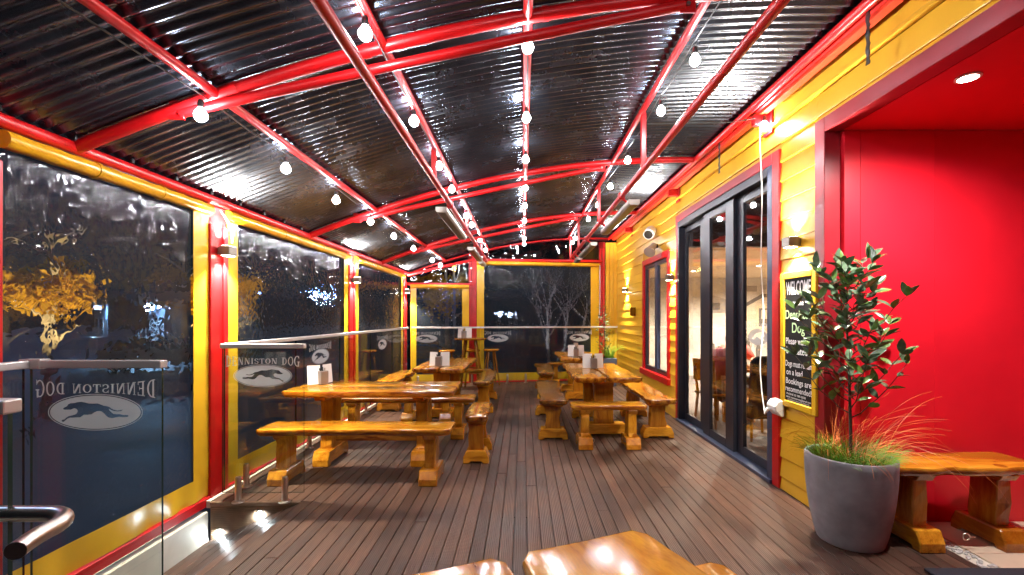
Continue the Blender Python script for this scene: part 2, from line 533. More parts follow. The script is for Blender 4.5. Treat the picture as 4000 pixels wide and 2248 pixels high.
deck = struct(link('deck', None), 'brown grooved composite deck of the covered terrace')
PITCH, GAP = 0.0915, 0.0048
bx = -2.53
rnd = random.Random(3)
while bx < 2.74:
    x0, x1 = bx, min(bx + PITCH - GAP, 2.745)
    y0 = 3.715 if x0 < -1.82 else -1.6
    y1 = yb(x0) + 0.05
    if x0 > 2.24: y1 = 3.34
    cuts, y = [y0], y0 + rnd.uniform(0.8, 9.0)
    while y < y1 - 0.6:
        cuts.append(y); y += rnd.uniform(4.8, 5.4)
    cuts.append(y1)
    for a, b in zip(cuts, cuts[1:]):
        dz = rnd.uniform(-0.0012, 0.0012)
        w = x1 - x0
        gg = G().box(-w / 2, w / 2, a + 0.0015 - a, b - 0.0015 - a, -0.025, 0)
        gg.obj('deck_board', 'deck', deck, bevel=0.002, loc=((x0 + x1) / 2, a, dz))
    bx += PITCH
g = G().box(-1.83, 2.74, -1.6, 3.70, -0.16, -0.13).box(-2.53, 2.25, 3.72, 10.95, -0.16, -0.13)
g.obj('joist_frame', 'black', deck)
# fascia board facing the sunken ramp
g = G().prism([(-1.802, -0.002), (-2.53, -0.002), (-2.53, -0.40), (-2.30, -0.30)], lambda a, b, c: (a, c, b - 0.024), 3.700, 3.712)
g.obj('fascia_board', 'fascia', deck)
g = G()
for i in range(17):
    z = -0.045 - i * 0.0165
    xr = -1.90 - (i * 0.0165) * 2.35
    if xr > -2.5: g.box(-2.52, xr, 3.693, 3.701, z - 0.0105, z)
g.obj('fascia_rib', 'fascia', deck)
G().box(-2.53, -1.798, 3.690, 3.714, -0.026, 0.002).obj('fascia_nosing', 'fascia', deck, bevel=0.003)
G().box(-2.565, -2.532, 3.70, 10.1, -0.05, 0.010).obj('edge_strip', 'plaster', deck, bevel=0.003)

ramp = struct(link('ramp', None), 'sloping side ramp boards beside the blind wall')
nb = 6
for i in range(nb):
    xa, xb = -1.802 - i * 0.1243, -1.802 - (i + 1) * 0.1243 + 0.005
    za, zb = -0.004 - i * 0.052, -0.004 - (i + 1) * 0.052 + 0.002
    cx, cz = (xa + xb) / 2, (za + zb) / 2
    G().add([(xa - cx, 0, za - cz), (xb - cx, 0, zb - cz), (xb - cx, 0, zb - cz - .025), (xa - cx, 0, za - cz - .025),
             (xa - cx, 4.7, za - cz), (xb - cx, 4.7, zb - cz), (xb - cx, 4.7, zb - cz - .025), (xa - cx, 4.7, za - cz - .025)],
            [(0, 1, 2, 3), (4, 7, 6, 5), (0, 4, 5, 1), (1, 5, 6, 2), (2, 6, 7, 3), (3, 7, 4, 0)]).obj('ramp_board', 'deck', ramp, bevel=0.002, loc=(cx, -1.0, cz))
struct(G().box(-2.70, -2.545, -1.0, 3.699, -0.75, -0.075).obj('kerb', 'plaster', None, bevel=0.006), 'cream rendered kerb below the blind wall')

# ------------------------------------------------------------------ roof
roof = struct(link('roof', None), 'curved corrugated iron roof')
CP = 0.0762
NX = 34
ys = -1.3
sheet_i = 0
while ys < 11.2:
    n = 10
    vs, fs = [], []
    per = 12
    rows = n * per + 7
    for i in range(rows + 1):
        y = ys + i * CP / per
        dz = 0.0105 * cos(2 * pi * (y / CP)) + 0.004 * (i < 6)
        for j in range(NX + 1):
            x = -2.60 + (2.19 + 2.60) * j / NX
            vs.append((x, y, zr(x) + 0.062 + dz + 0.0025 * sheet_i % 2 * 0.001))
    for i in range(rows):
        for j in range(NX):
            a = i * (NX + 1) + j
            fs.append((a, a + 1, a + NX + 2, a + NX + 1))
    o = G().add(vs, fs).obj('roof_sheet', 'iron', roof)
    for p in o.data.polygons: p.use_smooth = True
    ys += n * CP
    sheet_i += 1
# dark roof edge closures
g = G()
for i in range(int(12.4 / CP / 5)):
    y = -1.2 + i * CP * 5
    g.lathe([(0.012, 0), (0.012, 0.018), (0.006, 0.03)], 6, (-2.555, y, zr(-2.555) + 0.026))
g.obj('roof_screw', 'black', roof)

# ------------------------------------------------------------------ steel frame
fr = thing('steel_roof_frame', 'red painted tubular steel frame of arches and purlins under the roof', 'frame')
ARCH_Y = [-0.25, 2.63, 5.50, 8.28]
for i, ya in enumerate(ARCH_Y):
    pts = [(x, ya, zr(x)) for x in [XL + (2.08 - XL) * k / 28 for k in range(29)]]
    a = G().tube(pts, 0.036, 12).obj('arch', 'red', fr, True)
    lo = []
    for k in range(15):
        t = k / 14
        x = -1.97 + (0.93 + 1.97) * t
        z = 2.675 + (3.295 - 2.675) * t + 0.012 * 4 * t * (1 - t)
        lo.append((x, ya + 0.002, z))
    G().tube(lo, 0.029, 12).obj('lower_chord', 'red', a, True)
    for (x, z) in ((-1.99, 2.70), (0.95, 3.315)):
        G().box(x - 0.045, x + 0.045, ya - 0.008, ya + 0.008, z - 0.065, z + 0.045).obj('gusset', 'red', a, bevel=0.003)
        G().tube([(x, ya - 0.022, z - 0.02), (x, ya + 0.022, z - 0.02)], 0.012, 8).obj('bolt', 'steel', a)
    for x in (-1.755, -0.80, 0.03):
        for s_ in (-0.10, 0.10):
            xx = x + s_
            dv = Vector((1, 0, 0.1746 - 2 * 0.04574 * xx)).normalized()
            c0 = Vector((xx, ya, zr(xx)))
            G().tube([c0 - dv * 0.018, c0 + dv * 0.018], 0.0395, 12).obj('collar', 'red', a, True)
# back arch follows the skewed back wall
pts = [(x, yb(x) + 0.06, zr(x) - 0.01) for x in [XL + (2.08 - XL) * k / 28 for k in range(29)]]
G().tube(pts, 0.03, 12).obj('arch', 'red', fr, True)
PX = {'A': -1.755, 'B': -0.80, 'C': 0.03, 'D': 1.08}
for k, x in PX.items():
    G().tube([(x, -1.2, zr(x)), (x, yb(x), zr(x))], 0.027, 12).obj('purlin', 'red', fr, True)
for x, z in ((-0.82, 2.77), (1.12, 2.87)):
    G().tube([(x, -1.2, z), (x, yb(x) - 0.1, z)], 0.03, 12).obj('heater_tube', 'red', fr, True)
for px, hx, hz in ((-0.80, -0.82, 2.77), (1.08, 1.12, 2.87)):
    for y in (1.75, 4.17, 6.6, 9.0, 10.55):
        G().box((px + hx) / 2 - 0.022, (px + hx) / 2 + 0.022, y - 0.022, y + 0.022, hz, zr(px)).obj('strut', 'red', fr, bevel=0.004)
G().tube([(XL, -1.2, zr(XL)), (XL, YB0, zr(XL))], 0.036, 12).obj('eave_tube', 'red', fr, True)
G().tube([(2.08, -1.2, zr(2.08)), (2.08, yb(2.08), zr(2.08))], 0.036, 12).obj('eave_tube', 'red', fr, True)
G().box(2.15, 2.215, -1.2, 10.95, 3.335, 3.44).obj('fascia', 'redlit', fr, bevel=0.004)
G().box(2.118, 2.149, -1.2, 10.95, 3.36, 3.385).obj('gutter_lip', 'red', fr, bevel=0.003)
for y in (1.75, 4.17, 6.6, 9.4):
    b = G().box(2.10, 2.235, y - 0.03, y + 0.03, 3.245, 3.335).obj('bracket', 'red', fr, bevel=0.004)
    G().box(2.235, 2.247, y - 0.07, y + 0.07, 3.16, 3.40).obj('bracket_plate', 'red', b, bevel=0.002)
# gable rafter and beams of the back wall
def back_pt(x, z, dy=0.0): return (x, yb(x) + dy, z)
G().tube([back_pt(XL, 2.44), back_pt(-1.15, 2.80)], 0.034, 12).obj('gable_rafter', 'red', fr, True)
G().tube([back_pt(XL, 2.235), back_pt(-1.15, 2.235)], 0.032, 12).obj('gable_beam', 'red', fr, True)
G().tube([back_pt(-1.15, 2.80), back_pt(1.90, 2.83)], 0.034, 12).obj('gable_beam', 'red', fr, True)

def post(label, loc, w, ztop, rz=0.0):
    t = thing('steel_post', label, 'post', loc, rz, 'red posts of the blind walls')
    G().box(-0.045, 0.0, -w / 2, w / 2, -0.06, ztop).obj('column', 'red', t, bevel=0.004)
    for s_ in (-1, 1):
        G().box(0.001, 0.022, s_ * (w / 2 - 0.03) - 0.028, s_ * (w / 2 - 0.03) + 0.028, -0.05, ztop - 0.16).obj('blind_track', 'red', t, bevel=0.004)
    return t
post('red steel post at the picture edge beside the side ramp', (XL - 0.012, 2.15, 0), 0.22, zr(XL) - 0.04)
post('red steel post with lamp behind the lettered glass balustrade corner', (XL - 0.012, 3.873, 0), 0.23, zr(XL) - 0.04)
post('red steel post with lamp in the middle of the left blind wall', (XL - 0.012, 6.90, 0), 0.26, zr(XL) - 0.04)
post('red steel post with lamp in the far left corner', (XL - 0.012, 10.0, 0), 0.26, zr(XL) - 0.04)
post('tall red steel post beside the round bar table', (-1.15, yb(-1.15) + 0.03, 0), 0.19, 2.95, -pi / 2)
post('red steel post behind the far planter in the right corner', (1.90, yb(1.9) + 0.03, 0), 0.14, 3.30, -pi / 2)

# ------------------------------------------------------------------ PVC blinds
def blind(label, origin, ang, L, ztop, strips, name='clear_blind'):
    """origin at the start of the wall line; local x runs along the wall, local -y faces the terrace"""
    t = thing(name, label, 'blind', origin, ang, 'clear roll-down blinds with yellow borders')
    s0, s1 = strips
    z0 = 0.20
    nx, nz = 36, 30
    vs, fs = [], []
    a0, a1 = s0, L - s1
    for i in range(nx + 1):
        for j in range(nz + 1):
            x = a0 + (a1 - a0) * i / nx
            z = z0 + (ztop - 0.02 - z0) * j / nz
            q = noise.noise(Vector((x * 2.2, z * 1.3, origin[1])))
            vs.append((x, 0.010 + 0.010 * q, z))
    for i in range(nx):
        for j in range(nz):
            a = i * (nz + 1) + j
            fs.append((a, a + nz + 1, a + nz + 2, a + 1))
    o = G().add(vs, fs).obj('clear_sheet', 'pvc', t)
    for p in o.data.polygons: p.use_smooth = True
    if s0 > 0: G().box(0, s0 + 0.004, -0.012, -0.008, z0 - 0.02, ztop - 0.03).obj('side_border', 'ypvc', t)
    if s1 > 0: G().box(L - s1 - 0.004, L, -0.012, -0.008, z0 - 0.02, ztop - 0.03).obj('side_border', 'ypvc', t)
    vs, fs = [], []
    n = int(L / 0.03)
    for i in range(n + 1):
        x = L * i / n
        for j, z in enumerate((0.035, 0.09, 0.15, 0.21)):
            w = 0.007 * sin(x * 17 + sin(x * 5) * 2) * (1.2 - j * 0.3)
            vs.append((x, -0.014 + w, z))
    for i in range(n):
        for j in range(3):
            a = i * 4 + j
            fs.append((a, a + 4, a + 5, a + 1))
    o = G().add(vs, fs).obj('bottom_skirt', 'ypvc', t)
    for p in o.data.polygons: p.use_smooth = True
    G().box(0, L, -0.030, 0.012, -0.045, 0.028).obj('bottom_rail', 'red', t, bevel=0.005)
    pts, rs = [], []
    n = 24
    for i in range(n + 1):
        pts.append((L * i / n, -0.02, ztop + 0.015))
        rs.append(0.046 + 0.0025 * sin(i * 2.1))
    r = G().tube(pts, rs, 14).obj('roller_tube', 'ytube', t, True)
    for x in (L * 0.33, L * 0.66):
        G().tube([(x - 0.012, -0.02, ztop + 0.015), (x + 0.012, -0.02, ztop + 0.015)], 0.052, 14).obj('strap', 'ytube', r, True)
    return t
LW = pi / 2    # left wall runs along +Y; local -y must face +X : rotate +90 gives local x->Y, local -y->+X
blind('clear blind with yellow border behind the mirrored dog lettering', (XL - 0.02, 2.26, 0), LW, 3.757 - 2.26, 2.368, (0.0, 0.165))
blind('clear blind behind the table nearest the glass corner', (XL - 0.02, 3.99, 0), LW, 6.77 - 3.99, 2.368, (0.15, 0.15))
blind('clear blind in the far bay of the left wall', (XL - 0.02, 7.03, 0), LW, 9.87 - 7.03, 2.368, (0.15, 0.15))
ba = atan2(0.165, 1)
bl = 1.3 / cos(ba)
blind('narrow clear blind in the left part of the back wall', (XL + 0.07, yb(XL + 0.07), 0), ba, bl - 0.02, 2.17, (0.12, 0.15))
blind('wide clear blind in the back wall with bare tree behind', (-1.05, yb(-1.05), 0), ba, 2.87 / cos(ba), 2.72, (0.16, 0.20))

# crinkled gable infill above the back blinds
gi = thing('gable_infill', 'dark crinkled plastic sheet filling the gable over the back blinds', 'sheet')
def infill(xs, zlo):
    vs, fs = [], []
    for i, x in enumerate(xs):
        for j in range(7):
            z = zlo(x) + (zr(x) - 0.02 - zlo(x)) * j / 6
            vs.append((x, yb(x) + 0.02 + 0.012 * noise.noise(Vector((x * 4, z * 9, 0))), z))
    for i in range(len(xs) - 1):
        for j in range(6):
            a = i * 7 + j
            fs.append((a, a + 7, a + 8, a + 1))
    o = G().add(vs, fs).obj('clear_panel', 'gable', gi)
    for p in o.data.polygons: p.use_smooth = True
infill([XL + 0.05 + 1.36 * k / 16 for k in range(17)], lambda x: 2.25)
infill([-1.10 + 3.15 * k / 30 for k in range(31)], lambda x: 2.84)

# ------------------------------------------------------------------ weatherboard wall
wall = thing('weatherboard_wall', 'yellow painted weatherboard wall along the right of the terrace', 'wall')
OPEN = [(3.99, 6.69, 0.0, 2.97), (6.99, 8.55, 0.50, 2.54)]     # door, window (y0,y1,z0,z1)
YW0, YW1 = 3.50, 11.0
WP = 0.171
ztop = 3.19
rowz = [ztop - WP * (k + 1) for k in range(19)]
def board(y0, y1, z0, z1):
    if y1 - y0 < 0.02 or z1 - z0 < 0.01: return
    pr = [(XR, z1), (XR - 0.006, z1), (XR - 0.022, z0 + 0.006), (XR - 0.020, z0), (XR, z0)]
    G().prism([(a - XR, b - z0) for a, b in pr], lambda a, b, c: (a, c, b), 0, y1 - y0).obj('weatherboard', 'yellow', wall, loc=(XR, y0, z0))
for z in rowz:
    z0, z1 = max(z, 0.004), z + WP + 0.004
    if z1 < 0.02: continue
    if z1 > 2.995: board(-1.2, YW0 - 0.001, max(z0, 2.986), z1)
    ya = YW0
    segs = [(ya, YW1)]
    for (o0, o1, p0, p1) in OPEN:
        if z1 > p0 + 0.01 and z0 < p1 - 0.01:
            ns = []
            for a, b in segs:
                if o0 > a: ns.append((a, min(b, o0)))
                if o1 < b: ns.append((max(a, o1), b))
            segs = [q for q in ns if q[1] - q[0] > 0.01] if ns else segs
    for a, b in segs: board(a, b, z0, z1)
G().box(XR - 0.012, XR + 0.02, -1.2, YW1, 3.235, 3.62).obj('frieze_board', 'yellow', wall, bevel=0.003)
G().box(XR - 0.045, XR - 0.0, -1.2, YW1, 3.196, 3.232).obj('moulding', 'yellow', wall, bevel=0.008)
# backing
g = G()
g.box(XR + 0.001, XR + 0.10, 3.52, 3.99, 0, 3.6); g.box(XR + 0.001, XR + 0.10, 6.69, 6.99, 0, 3.6); g.box(XR + 0.001, XR + 0.10, 8.55, 11.0, 0, 3.6)
g.box(XR + 0.001, XR + 0.10, 3.99, 6.69, 2.98, 3.6); g.box(XR + 0.001, XR + 0.10, 6.99, 8.55, 2.55, 3.6); g.box(XR + 0.001, XR + 0.10, 6.99, 8.55, 0, 0.49)
g.obj('wall_core', 'yellow', wall)
for k, (x0, x1) in enumerate(((1.99, 2.07), (2.075, 2.16), (2.165, 2.255))):
    G().box(x0, x1, yb(2.0) - 0.02 - k * 0.006, yb(2.0) + 0.03, 0, 3.28).obj('corner_board', 'yellow', wall, bevel=0.003)

# recess: trim, red walls, ceiling, tiles
rc = thing('entry_recess', 'bright red entry recess with maroon trim around its opening', 'recess')
G().box(XR - 0.035, XR + 0.085, 3.385, 3.499, 0, 2.985).obj('jamb_trim', 'maroon', rc, bevel=0.004)
G().box(XR - 0.036, XR + 0.085, -1.2, 3.384, 2.872, 2.984).obj('head_trim', 'maroon', rc, bevel=0.004)
for k, (x0, x1) in enumerate(((2.36, 2.475), (2.478, 3.02), (3.0212, 4.6))):
    G().box(x0, x1, 3.35, 3.40, 0.0, 2.869).obj('wall_panel', 'redwall', rc)
G().box(4.6, 4.65, -1.2, 3.4, 0, 2.87).obj('side_wall', 'redwall', rc)
G().box(2.356, 4.65, -1.2, 3.349, 2.871, 2.91).obj('recess_ceiling', 'redwall', rc)
tf = struct(link('tile_floor', None), 'cream floor tiles inside the entry recess')
for i in range(4):
    for j in range(9):
        x0 = 2.85 + i * 0.45; y0 = 3.34 - 0.45 - j * 0.45 + 0.0
        G().box(0.003, 0.447, 0.003, 0.447, -0.02, 0.006).obj('tile', 'tile', tf, bevel=0.002, loc=(x0, y0, 0))
G().box(2.75, 4.6, -1.0, 3.34, -0.05, -0.006).obj('grout_bed', 'plaster', tf)
g = G()
for i in range(700):
    x = rnd.uniform(2.757, 2.845); y = rnd.uniform(0.6, 3.33); r = rnd.uniform(0.006, 0.013)
    g.lathe([(0.0, -r * .6), (r * .8, -r * .3), (r, 0), (r * .7, r * .45), (0, r * .55)], 6, (x, y, 0.0))
pb = g.obj('pebble_strip', 'pebble', None, True); pb['kind'] = 'stuff'; pb['label'] = 'strip of pale pebbles between deck and tiles'
tag(G().box(2.36, 3.6, 1.7, 2.69, 0.008, 0.024).obj('door_mat', 'mat', None, bevel=0.004), 'charcoal entrance mat on the recess floor', 'mat')
dl = thing('downlight', 'bright round downlight in the red recess ceiling', 'lamp', (2.545, 2.61, 2.869))
G().lathe([(0.060, 0), (0.060, -0.006), (0.046, -0.008), (0.046, -0.002)], 24).obj('trim_ring', 'white', dl, True)
G().lathe([(0.044, -0.003), (0.0, -0.0031)], 24).obj('lens', 'down', dl)
light('downlight_beam', 'SPOT', dl, (0, 0, -0.03), 300, (1.0, 0.96, 0.93), spot_size=radians(165), spot_blend=0.9, shadow_soft_size=0.04)

# ------------------------------------------------------------------ sliding door and window
dr = thing('sliding_door', 'charcoal framed sliding glass door with red surround', 'door')
for nm, b in (('surround', (XR - 0.034, XR + 0.03, 3.99, 4.10, 0, 2.97)), ('surround', (XR - 0.034, XR + 0.03, 6.62, 6.69, 0, 2.97)), ('surround', (XR - 0.036, XR + 0.03, 4.10, 6.62, 2.875, 2.97))):
    G().box(*b).obj(nm, 'maroon' if b[4] > 1 else 'red', dr, bevel=0.004)
G().box(XR - 0.03, XR + 0.09, 4.10, 4.19, 0.0, 2.874).obj('jamb', 'alub', dr, bevel=0.003)
G().box(XR - 0.03, XR + 0.09, 6.56, 6.619, 0.0, 2.874).obj('jamb', 'alu', dr, bevel=0.003)
G().box(XR - 0.03, XR + 0.12, 4.19, 6.56, 2.79, 2.873).obj('head', 'alu', dr, bevel=0.003)
G().box(XR - 0.055, XR + 0.12, 4.10, 6.619, 0.0, 0.035).obj('sill_track', 'alub', dr, bevel=0.003)
for (y0, y1, g0, g1, xo) in ((4.192, 4.99, 4.27, 4.82, 0.055), (4.95, 5.78, 5.14, 5.58, 0.012), (5.74, 6.558, 5.98, 6.50, 0.055)):
    p = link('door_panel', None, dr, (XR + xo, 0, 0))
    for b in ((0, 0.04, y0, g0, 0.036, 2.788), (0, 0.04, g1, y1, 0.036, 2.788), (0.001, 0.039, g0, g1, 0.036, 0.13), (0.001, 0.039, g0, g1, 2.70, 2.788)):
        G().box(*b).obj('frame', 'alu', p, bevel=0.003)
    G().box(0.016, 0.022, g0, g1, 0.13, 2.70).obj('pane', 'dglass', p)

wd = thing('wall_window', 'narrow window in red surround with white blinds on the yellow wall', 'window')
y0, y1, z0, z1 = 6.99, 8.55, 0.50, 2.54
for b in ((y0, y0 + .10, z0, z1), (y1 - .10, y1, z0, z1), (y0 + .10, y1 - .10, z1 - .10, z1)):
    G().box(XR - 0.036, XR + 0.05, *b).obj('surround', 'red', wd, bevel=0.004)
G().box(XR - 0.075, XR + 0.05, y0 - 0.04, y1 + 0.04, z0 - 0.045, z0 + 0.055).obj('sill', 'red', wd, bevel=0.006)
for b in ((y0 + .10, y0 + .17, z0 + .056, z1 - .10), (y1 - .17, y1 - .10, z0 + .056, z1 - .10), (y0 + .70, y0 + .85, z0 + .056, z1 - .10), (y0 + .17, y0 + .70, z0 + .056, z0 + .13), (y0 + .85, y1 - .17, z0 + .056, z0 + .13), (y0 + .17, y0 + .70, z1 - .17, z1 - .10), (y0 + .85, y1 - .17, z1 - .17, z1 - .10)):
    G().box(XR - 0.005, XR + 0.05, *b).obj('frame', 'alub' if b[0] == y0 + .70 else 'alu', wd, bevel=0.003)
for b in ((y0 + .17, y0 + .70), (y0 + .85, y1 - .17)):
    G().box(XR + 0.018, XR + 0.024, *b, z0 + .13, z1 - .17).obj('pane', 'dglass', wd)

# ------------------------------------------------------------------ dining room behind the glass
RX1, RYF = 7.0, 11.7
def stt(o, l): return struct(o, l)
stt(G().box(2.38, RX1, 3.45, RYF, -0.05, 0.0).obj('dining_room_floor', 'floorin'), 'grey floor of the dining room indoors')
stt(G().box(2.38, RX1, 6.6, RYF, 2.50, 2.55).obj('dining_room_ceiling', 'cream'), 'cream ceiling of the dining room')
stt(G().box(2.38, RX1, 6.5, 6.6, 2.5, 3.4).obj('dining_room_bulkhead', 'brownt'), 'dark timber bulkhead inside the dining room')
stt(G().box(2.38, RX1, 3.45, 6.5, 3.3, 3.35).obj('dining_room_upper_ceiling', 'brownt'), 'dark ceiling just inside the sliding door')
stt(G().box(RX1, RX1 + .05, 3.45, RYF, 0, 3.4).obj('dining_room_side_wall', 'cream'), 'cream side wall of the dining room')
stt(G().box(2.38, RX1, 3.42, 3.45, 0, 3.4).obj('dining_room_near_wall', 'cream'), 'near wall of the dining room')
mw = struct(link('mural_wall', None), 'far dining room wall papered with a faded street scene')
G().box(2.38, RX1, RYF, RYF + .05, 0, 2.5).obj('wallpaper', 'mural', mw)
def ink(x0, x1, z0, z1, m, d): G().box(x0, x1, RYF - d - 0.002, RYF - d, z0, z1).obj('printed_shape', m, mw)
# printed house facade with gable, windows, fence and figures
G().prism([(5.55, 1.0), (6.9, 1.0), (6.9, 2.05), (6.2, 2.05), (5.55, 1.75)], lambda a, b, c: (a, c, b), RYF - .004, RYF - .002).obj('printed_house', 'inkl', mw)
G().prism([(5.40, 1.68), (5.46, 1.62), (6.15, 2.00), (6.9, 2.00), (6.9, 2.09), (6.12, 2.09)], lambda a, b, c: (a, c, b), RYF - .008, RYF - .006).obj('printed_roof', 'inkd', mw)
ink(5.98, 6.42, 1.20, 1.78, 'cream', .010); ink(6.04, 6.36, 1.26, 1.72, 'inkd', .014); ink(6.10, 6.30, 1.45, 1.68, 'inkl', .018)
ink(5.66, 5.76, 1.2, 1.62, 'cream', .010); ink(5.69, 5.73, 1.25, 1.58, 'inkm', .014)
for k in range(16): ink(5.5 + k * 0.085, 5.53 + k * 0.085, 0.72, 1.04, 'inkm', .010)
for k in range(9): ink(5.56, 6.9, 1.06 + k * .1, 1.065 + k * .1, 'inkm', .006)
G().prism([(4.55, 1.9), (4.75, 2.1), (5.2, 1.95), (5.2, 1.6), (4.55, 1.6)], lambda a, b, c: (a, c, b), RYF - .004, RYF - .002).obj('printed_house', 'inkm', mw)
ink(4.85, 5.05, 1.68, 1.86, 'inkd', .008); ink(5.6, 6.0, 2.15, 2.3, 'inkm', .004); ink(6.1, 6.5, 2.2, 2.32, 'inkm', .004)
for (x, h) in ((4.72, .42), (4.86, .36), (5.75, .5), (6.0, .46), (6.35, .55), (5.0, .3)):
    G().lathe([(0.0, 0), (.055, .02), (.06, h * .5), (.03, h * .72), (.045, h * .8), (.03, h), (0, h + .02)], 8).obj('printed_figure', 'inkd', mw, True, loc=(x, RYF - .07, .45))
for k, (x, y) in enumerate(((3.55, 7.4), (4.6, 8.9), (3.7, 9.9), (5.6, 10.2), (5.3, 7.3))):
    d = thing('room_downlight', 'warm ceiling downlight of the dining room, %s from the glass door' % ORD[k], 'lamp', (x, y, 2.499), 0, 'dining room downlights')
    G().lathe([(0.06, 0), (0.06, -0.006), (0.045, -0.007)], 18).obj('trim_ring', 'white', d, True)
    G().lathe([(0.042, -0.0075), (0.0, -0.0076)], 18).obj('lens', 'roomlamp', d)
    light('room_lamp_beam', 'SPOT', d, (0, 0, -0.03), 850, (1.0, 0.87, 0.68), spot_size=radians(160), spot_blend=0.8, shadow_soft_size=0.05)

def dining_chair(label, loc, rz, cloth=False):
    t = thing('dining_chair', label, 'chair', loc, rz)
    G().box(-.21, .21, -.21, .21, .43, .465).obj('seat', 'wx', t, bevel=.01)
    for sx in (-1, 1):
        G().tube([(sx * .17, .17, .43), (sx * .20, .20, 0)], [.02, .015], 8).obj('leg', 'wz', t, True)
        G().tube([(sx * .19, -.24, .92), (sx * .17, -.18, .44), (sx * .20, -.21, 0)], [.016, .02, .016], 8).obj('leg', 'wz', t, True)
    G().box(-.2, .2, -.245, -.215, .62, .92).obj('backrest', 'wx', t, bevel=.012)
    return t
def garment(parent_loc, rz, label):
    t = tag(None or G().prism([(-.25, .28), (-.22, .97), (-.14, 1.03), (.14, 1.03), (.22, .97), (.25, .28)], lambda a, b, c: (a, c, b), -.28, -.20).obj('jacket', 'jacket', None, True, bevel=.02, seg=2), label, 'jacket')
    t.location = parent_loc; t.rotation_euler = (0, 0, rz)
dining_chair('wooden dining chair under a black jacket behind the door glass', (2.93, 5.72, 0), radians(5))
garment((2.93, 5.72, 0), radians(5), 'black jacket hung over a chair behind the door glass')
dining_chair('wooden dining chair beside the table behind the door glass', (3.72, 6.05, 0), radians(10))
dt = thing('dining_table', 'wooden dining table behind the sliding door', 'table', (3.55, 6.85, 0))
G().box(-.75, .75, -.4, .4, .71, .75).obj('tabletop', 'wx', dt, bevel=.008)
for sx in (-.65, .65):
    for sy in (-.32, .32): G().box(sx - .035, sx + .035, sy - .035, sy + .035, 0, .709).obj('leg', 'wz', dt, bevel=.004)
cup = thing('amber_cup', 'small amber cup on the dining table', 'cup', (3.42, 6.62, .752))
G().lathe([(.03, 0), (.04, .09), (.036, .09), (.027, .006), (0, .006)], 16).obj('cup_body', 'wx', cup, True)

def person(label, loc, rz, shirt):
    t = thing('person', label, 'person', loc, rz)
    def skin(name, vs, es, rs, m, root=0):
        me = bpy.data.meshes.new(name); me.from_pydata(vs, es, [])
        o = link(name, me, t); me.materials.append(M[m])
        mod = o.modifiers.new('skin', 'SKIN')
        for i, r in enumerate(rs):
            me.skin_vertices[0].data[i].radius = (r, r)
            me.skin_vertices[0].data[i].use_root = (i == root)
        mod.use_smooth_shade = True
        o.modifiers.new('sub', 'SUBSURF').levels = 1
        o.modifiers['sub'].render_levels = 1
        return o
    # seated, leaning on the table: +y is forward
    V = [(0, -.02, .50), (0, .04, .72), (0, .17, .95), (0, .25, 1.05), (0, .31, 1.13), (0, .33, 1.21),
         (-.17, .16, .98), (-.24, .26, .82), (-.16, .47, .80), (.17, .16, .98), (.24, .26, .82), (.16, .47, .80),
         (-.10, .02, .50), (-.13, .44, .50), (-.13, .42, .08), (-.13, .54, .03), (.10, .02, .50), (.13, .44, .50), (.13, .42, .08), (.13, .54, .03)]
    E = [(0, 1), (1, 2), (2, 3), (3, 4), (4, 5), (2, 6), (6, 7), (7, 8), (2, 9), (9, 10), (10, 11), (0, 12), (12, 13), (13, 14), (14, 15), (0, 16), (16, 17), (17, 18), (18, 19)]
    R = [.14, .125, .13, .055, .085, .075, .065, .045, .032, .065, .045, .032, .085, .065, .045, .035, .085, .065, .045, .035]
    b = skin('body', V, E, R, 'skin')
    for sx in (-1, 1):
        for k in range(5):
            x = sx * .16 + (k - 2) * .017
            G().tube([(x, .49, .80), (x, .53 + .01 * (2 - abs(k - 2)), .795), (x, .555 + .012 * (2 - abs(k - 2)), .785)], [.009, .008, .007], 6).obj('finger', 'skin', b, True)
    G().lathe([(0, -.02), (.018, 0), (.010, .03), (0, .045)], 8).obj('nose', 'skin', b, True, loc=(0, .41, 1.14))
    for sx in (-1, 1):
        G().lathe([(0, -.01), (.011, 0), (0, .01)], 8).obj('eye', 'black', b, True, loc=(sx * .032, .40, 1.185))
        G().lathe([(0, -.03), (.015, 0), (0, .03)], 8).obj('ear', 'skin', b, True, loc=(sx * .085, .315, 1.17))
    G().box(-.025, .025, .390, .400, 1.105, 1.112).obj('mouth', 'shirt2', b)
    skin('shirt', [V[i] for i in (0, 1, 2, 6, 7, 9, 10)] + [(0, .21, 1.01)], [(0, 1), (1, 2), (2, 3), (3, 4), (2, 5), (5, 6), (2, 7)], [.155, .14, .145, .085, .065, .085, .065, .09], shirt)
    skin('trousers', [V[i] for i in (0, 12, 13, 14, 16, 17, 18)], [(0, 1), (1, 2), (2, 3), (0, 4), (4, 5), (5, 6)], [.15, .095, .08, .06, .095, .08, .06], 'trouser')
    G().lathe([(.0, .14), (.05, .135), (.09, .09), (.105, .03), (.10, -.04), (.085, -.09)], 16).obj('hair', 'hair', t, True, loc=(0, .29, 1.18))
    return t
person('person in a maroon top seated behind the sliding door glass', (2.70, 6.35, 0), radians(-70), 'shirt')
person('person in a salmon top seated farther inside the dining room', (3.42, 7.50, 0), radians(175), 'shirt2')
dining_chair('wooden dining chair under the person in the maroon top', (2.70, 6.35, 0), radians(-70))
dining_chair('wooden dining chair under the person in the salmon top', (3.42, 7.50, 0), radians(175))
# slatted white blind behind the small window
wb = thing('venetian_blind', 'white slatted blind behind the small window', 'blind', (2.55, 7.35, 0))
for k in range(34):
    G().box(-.02, .02, -.30, .55, .75 + k * .045, .77 + k * .045).obj('slat', 'white', wb)

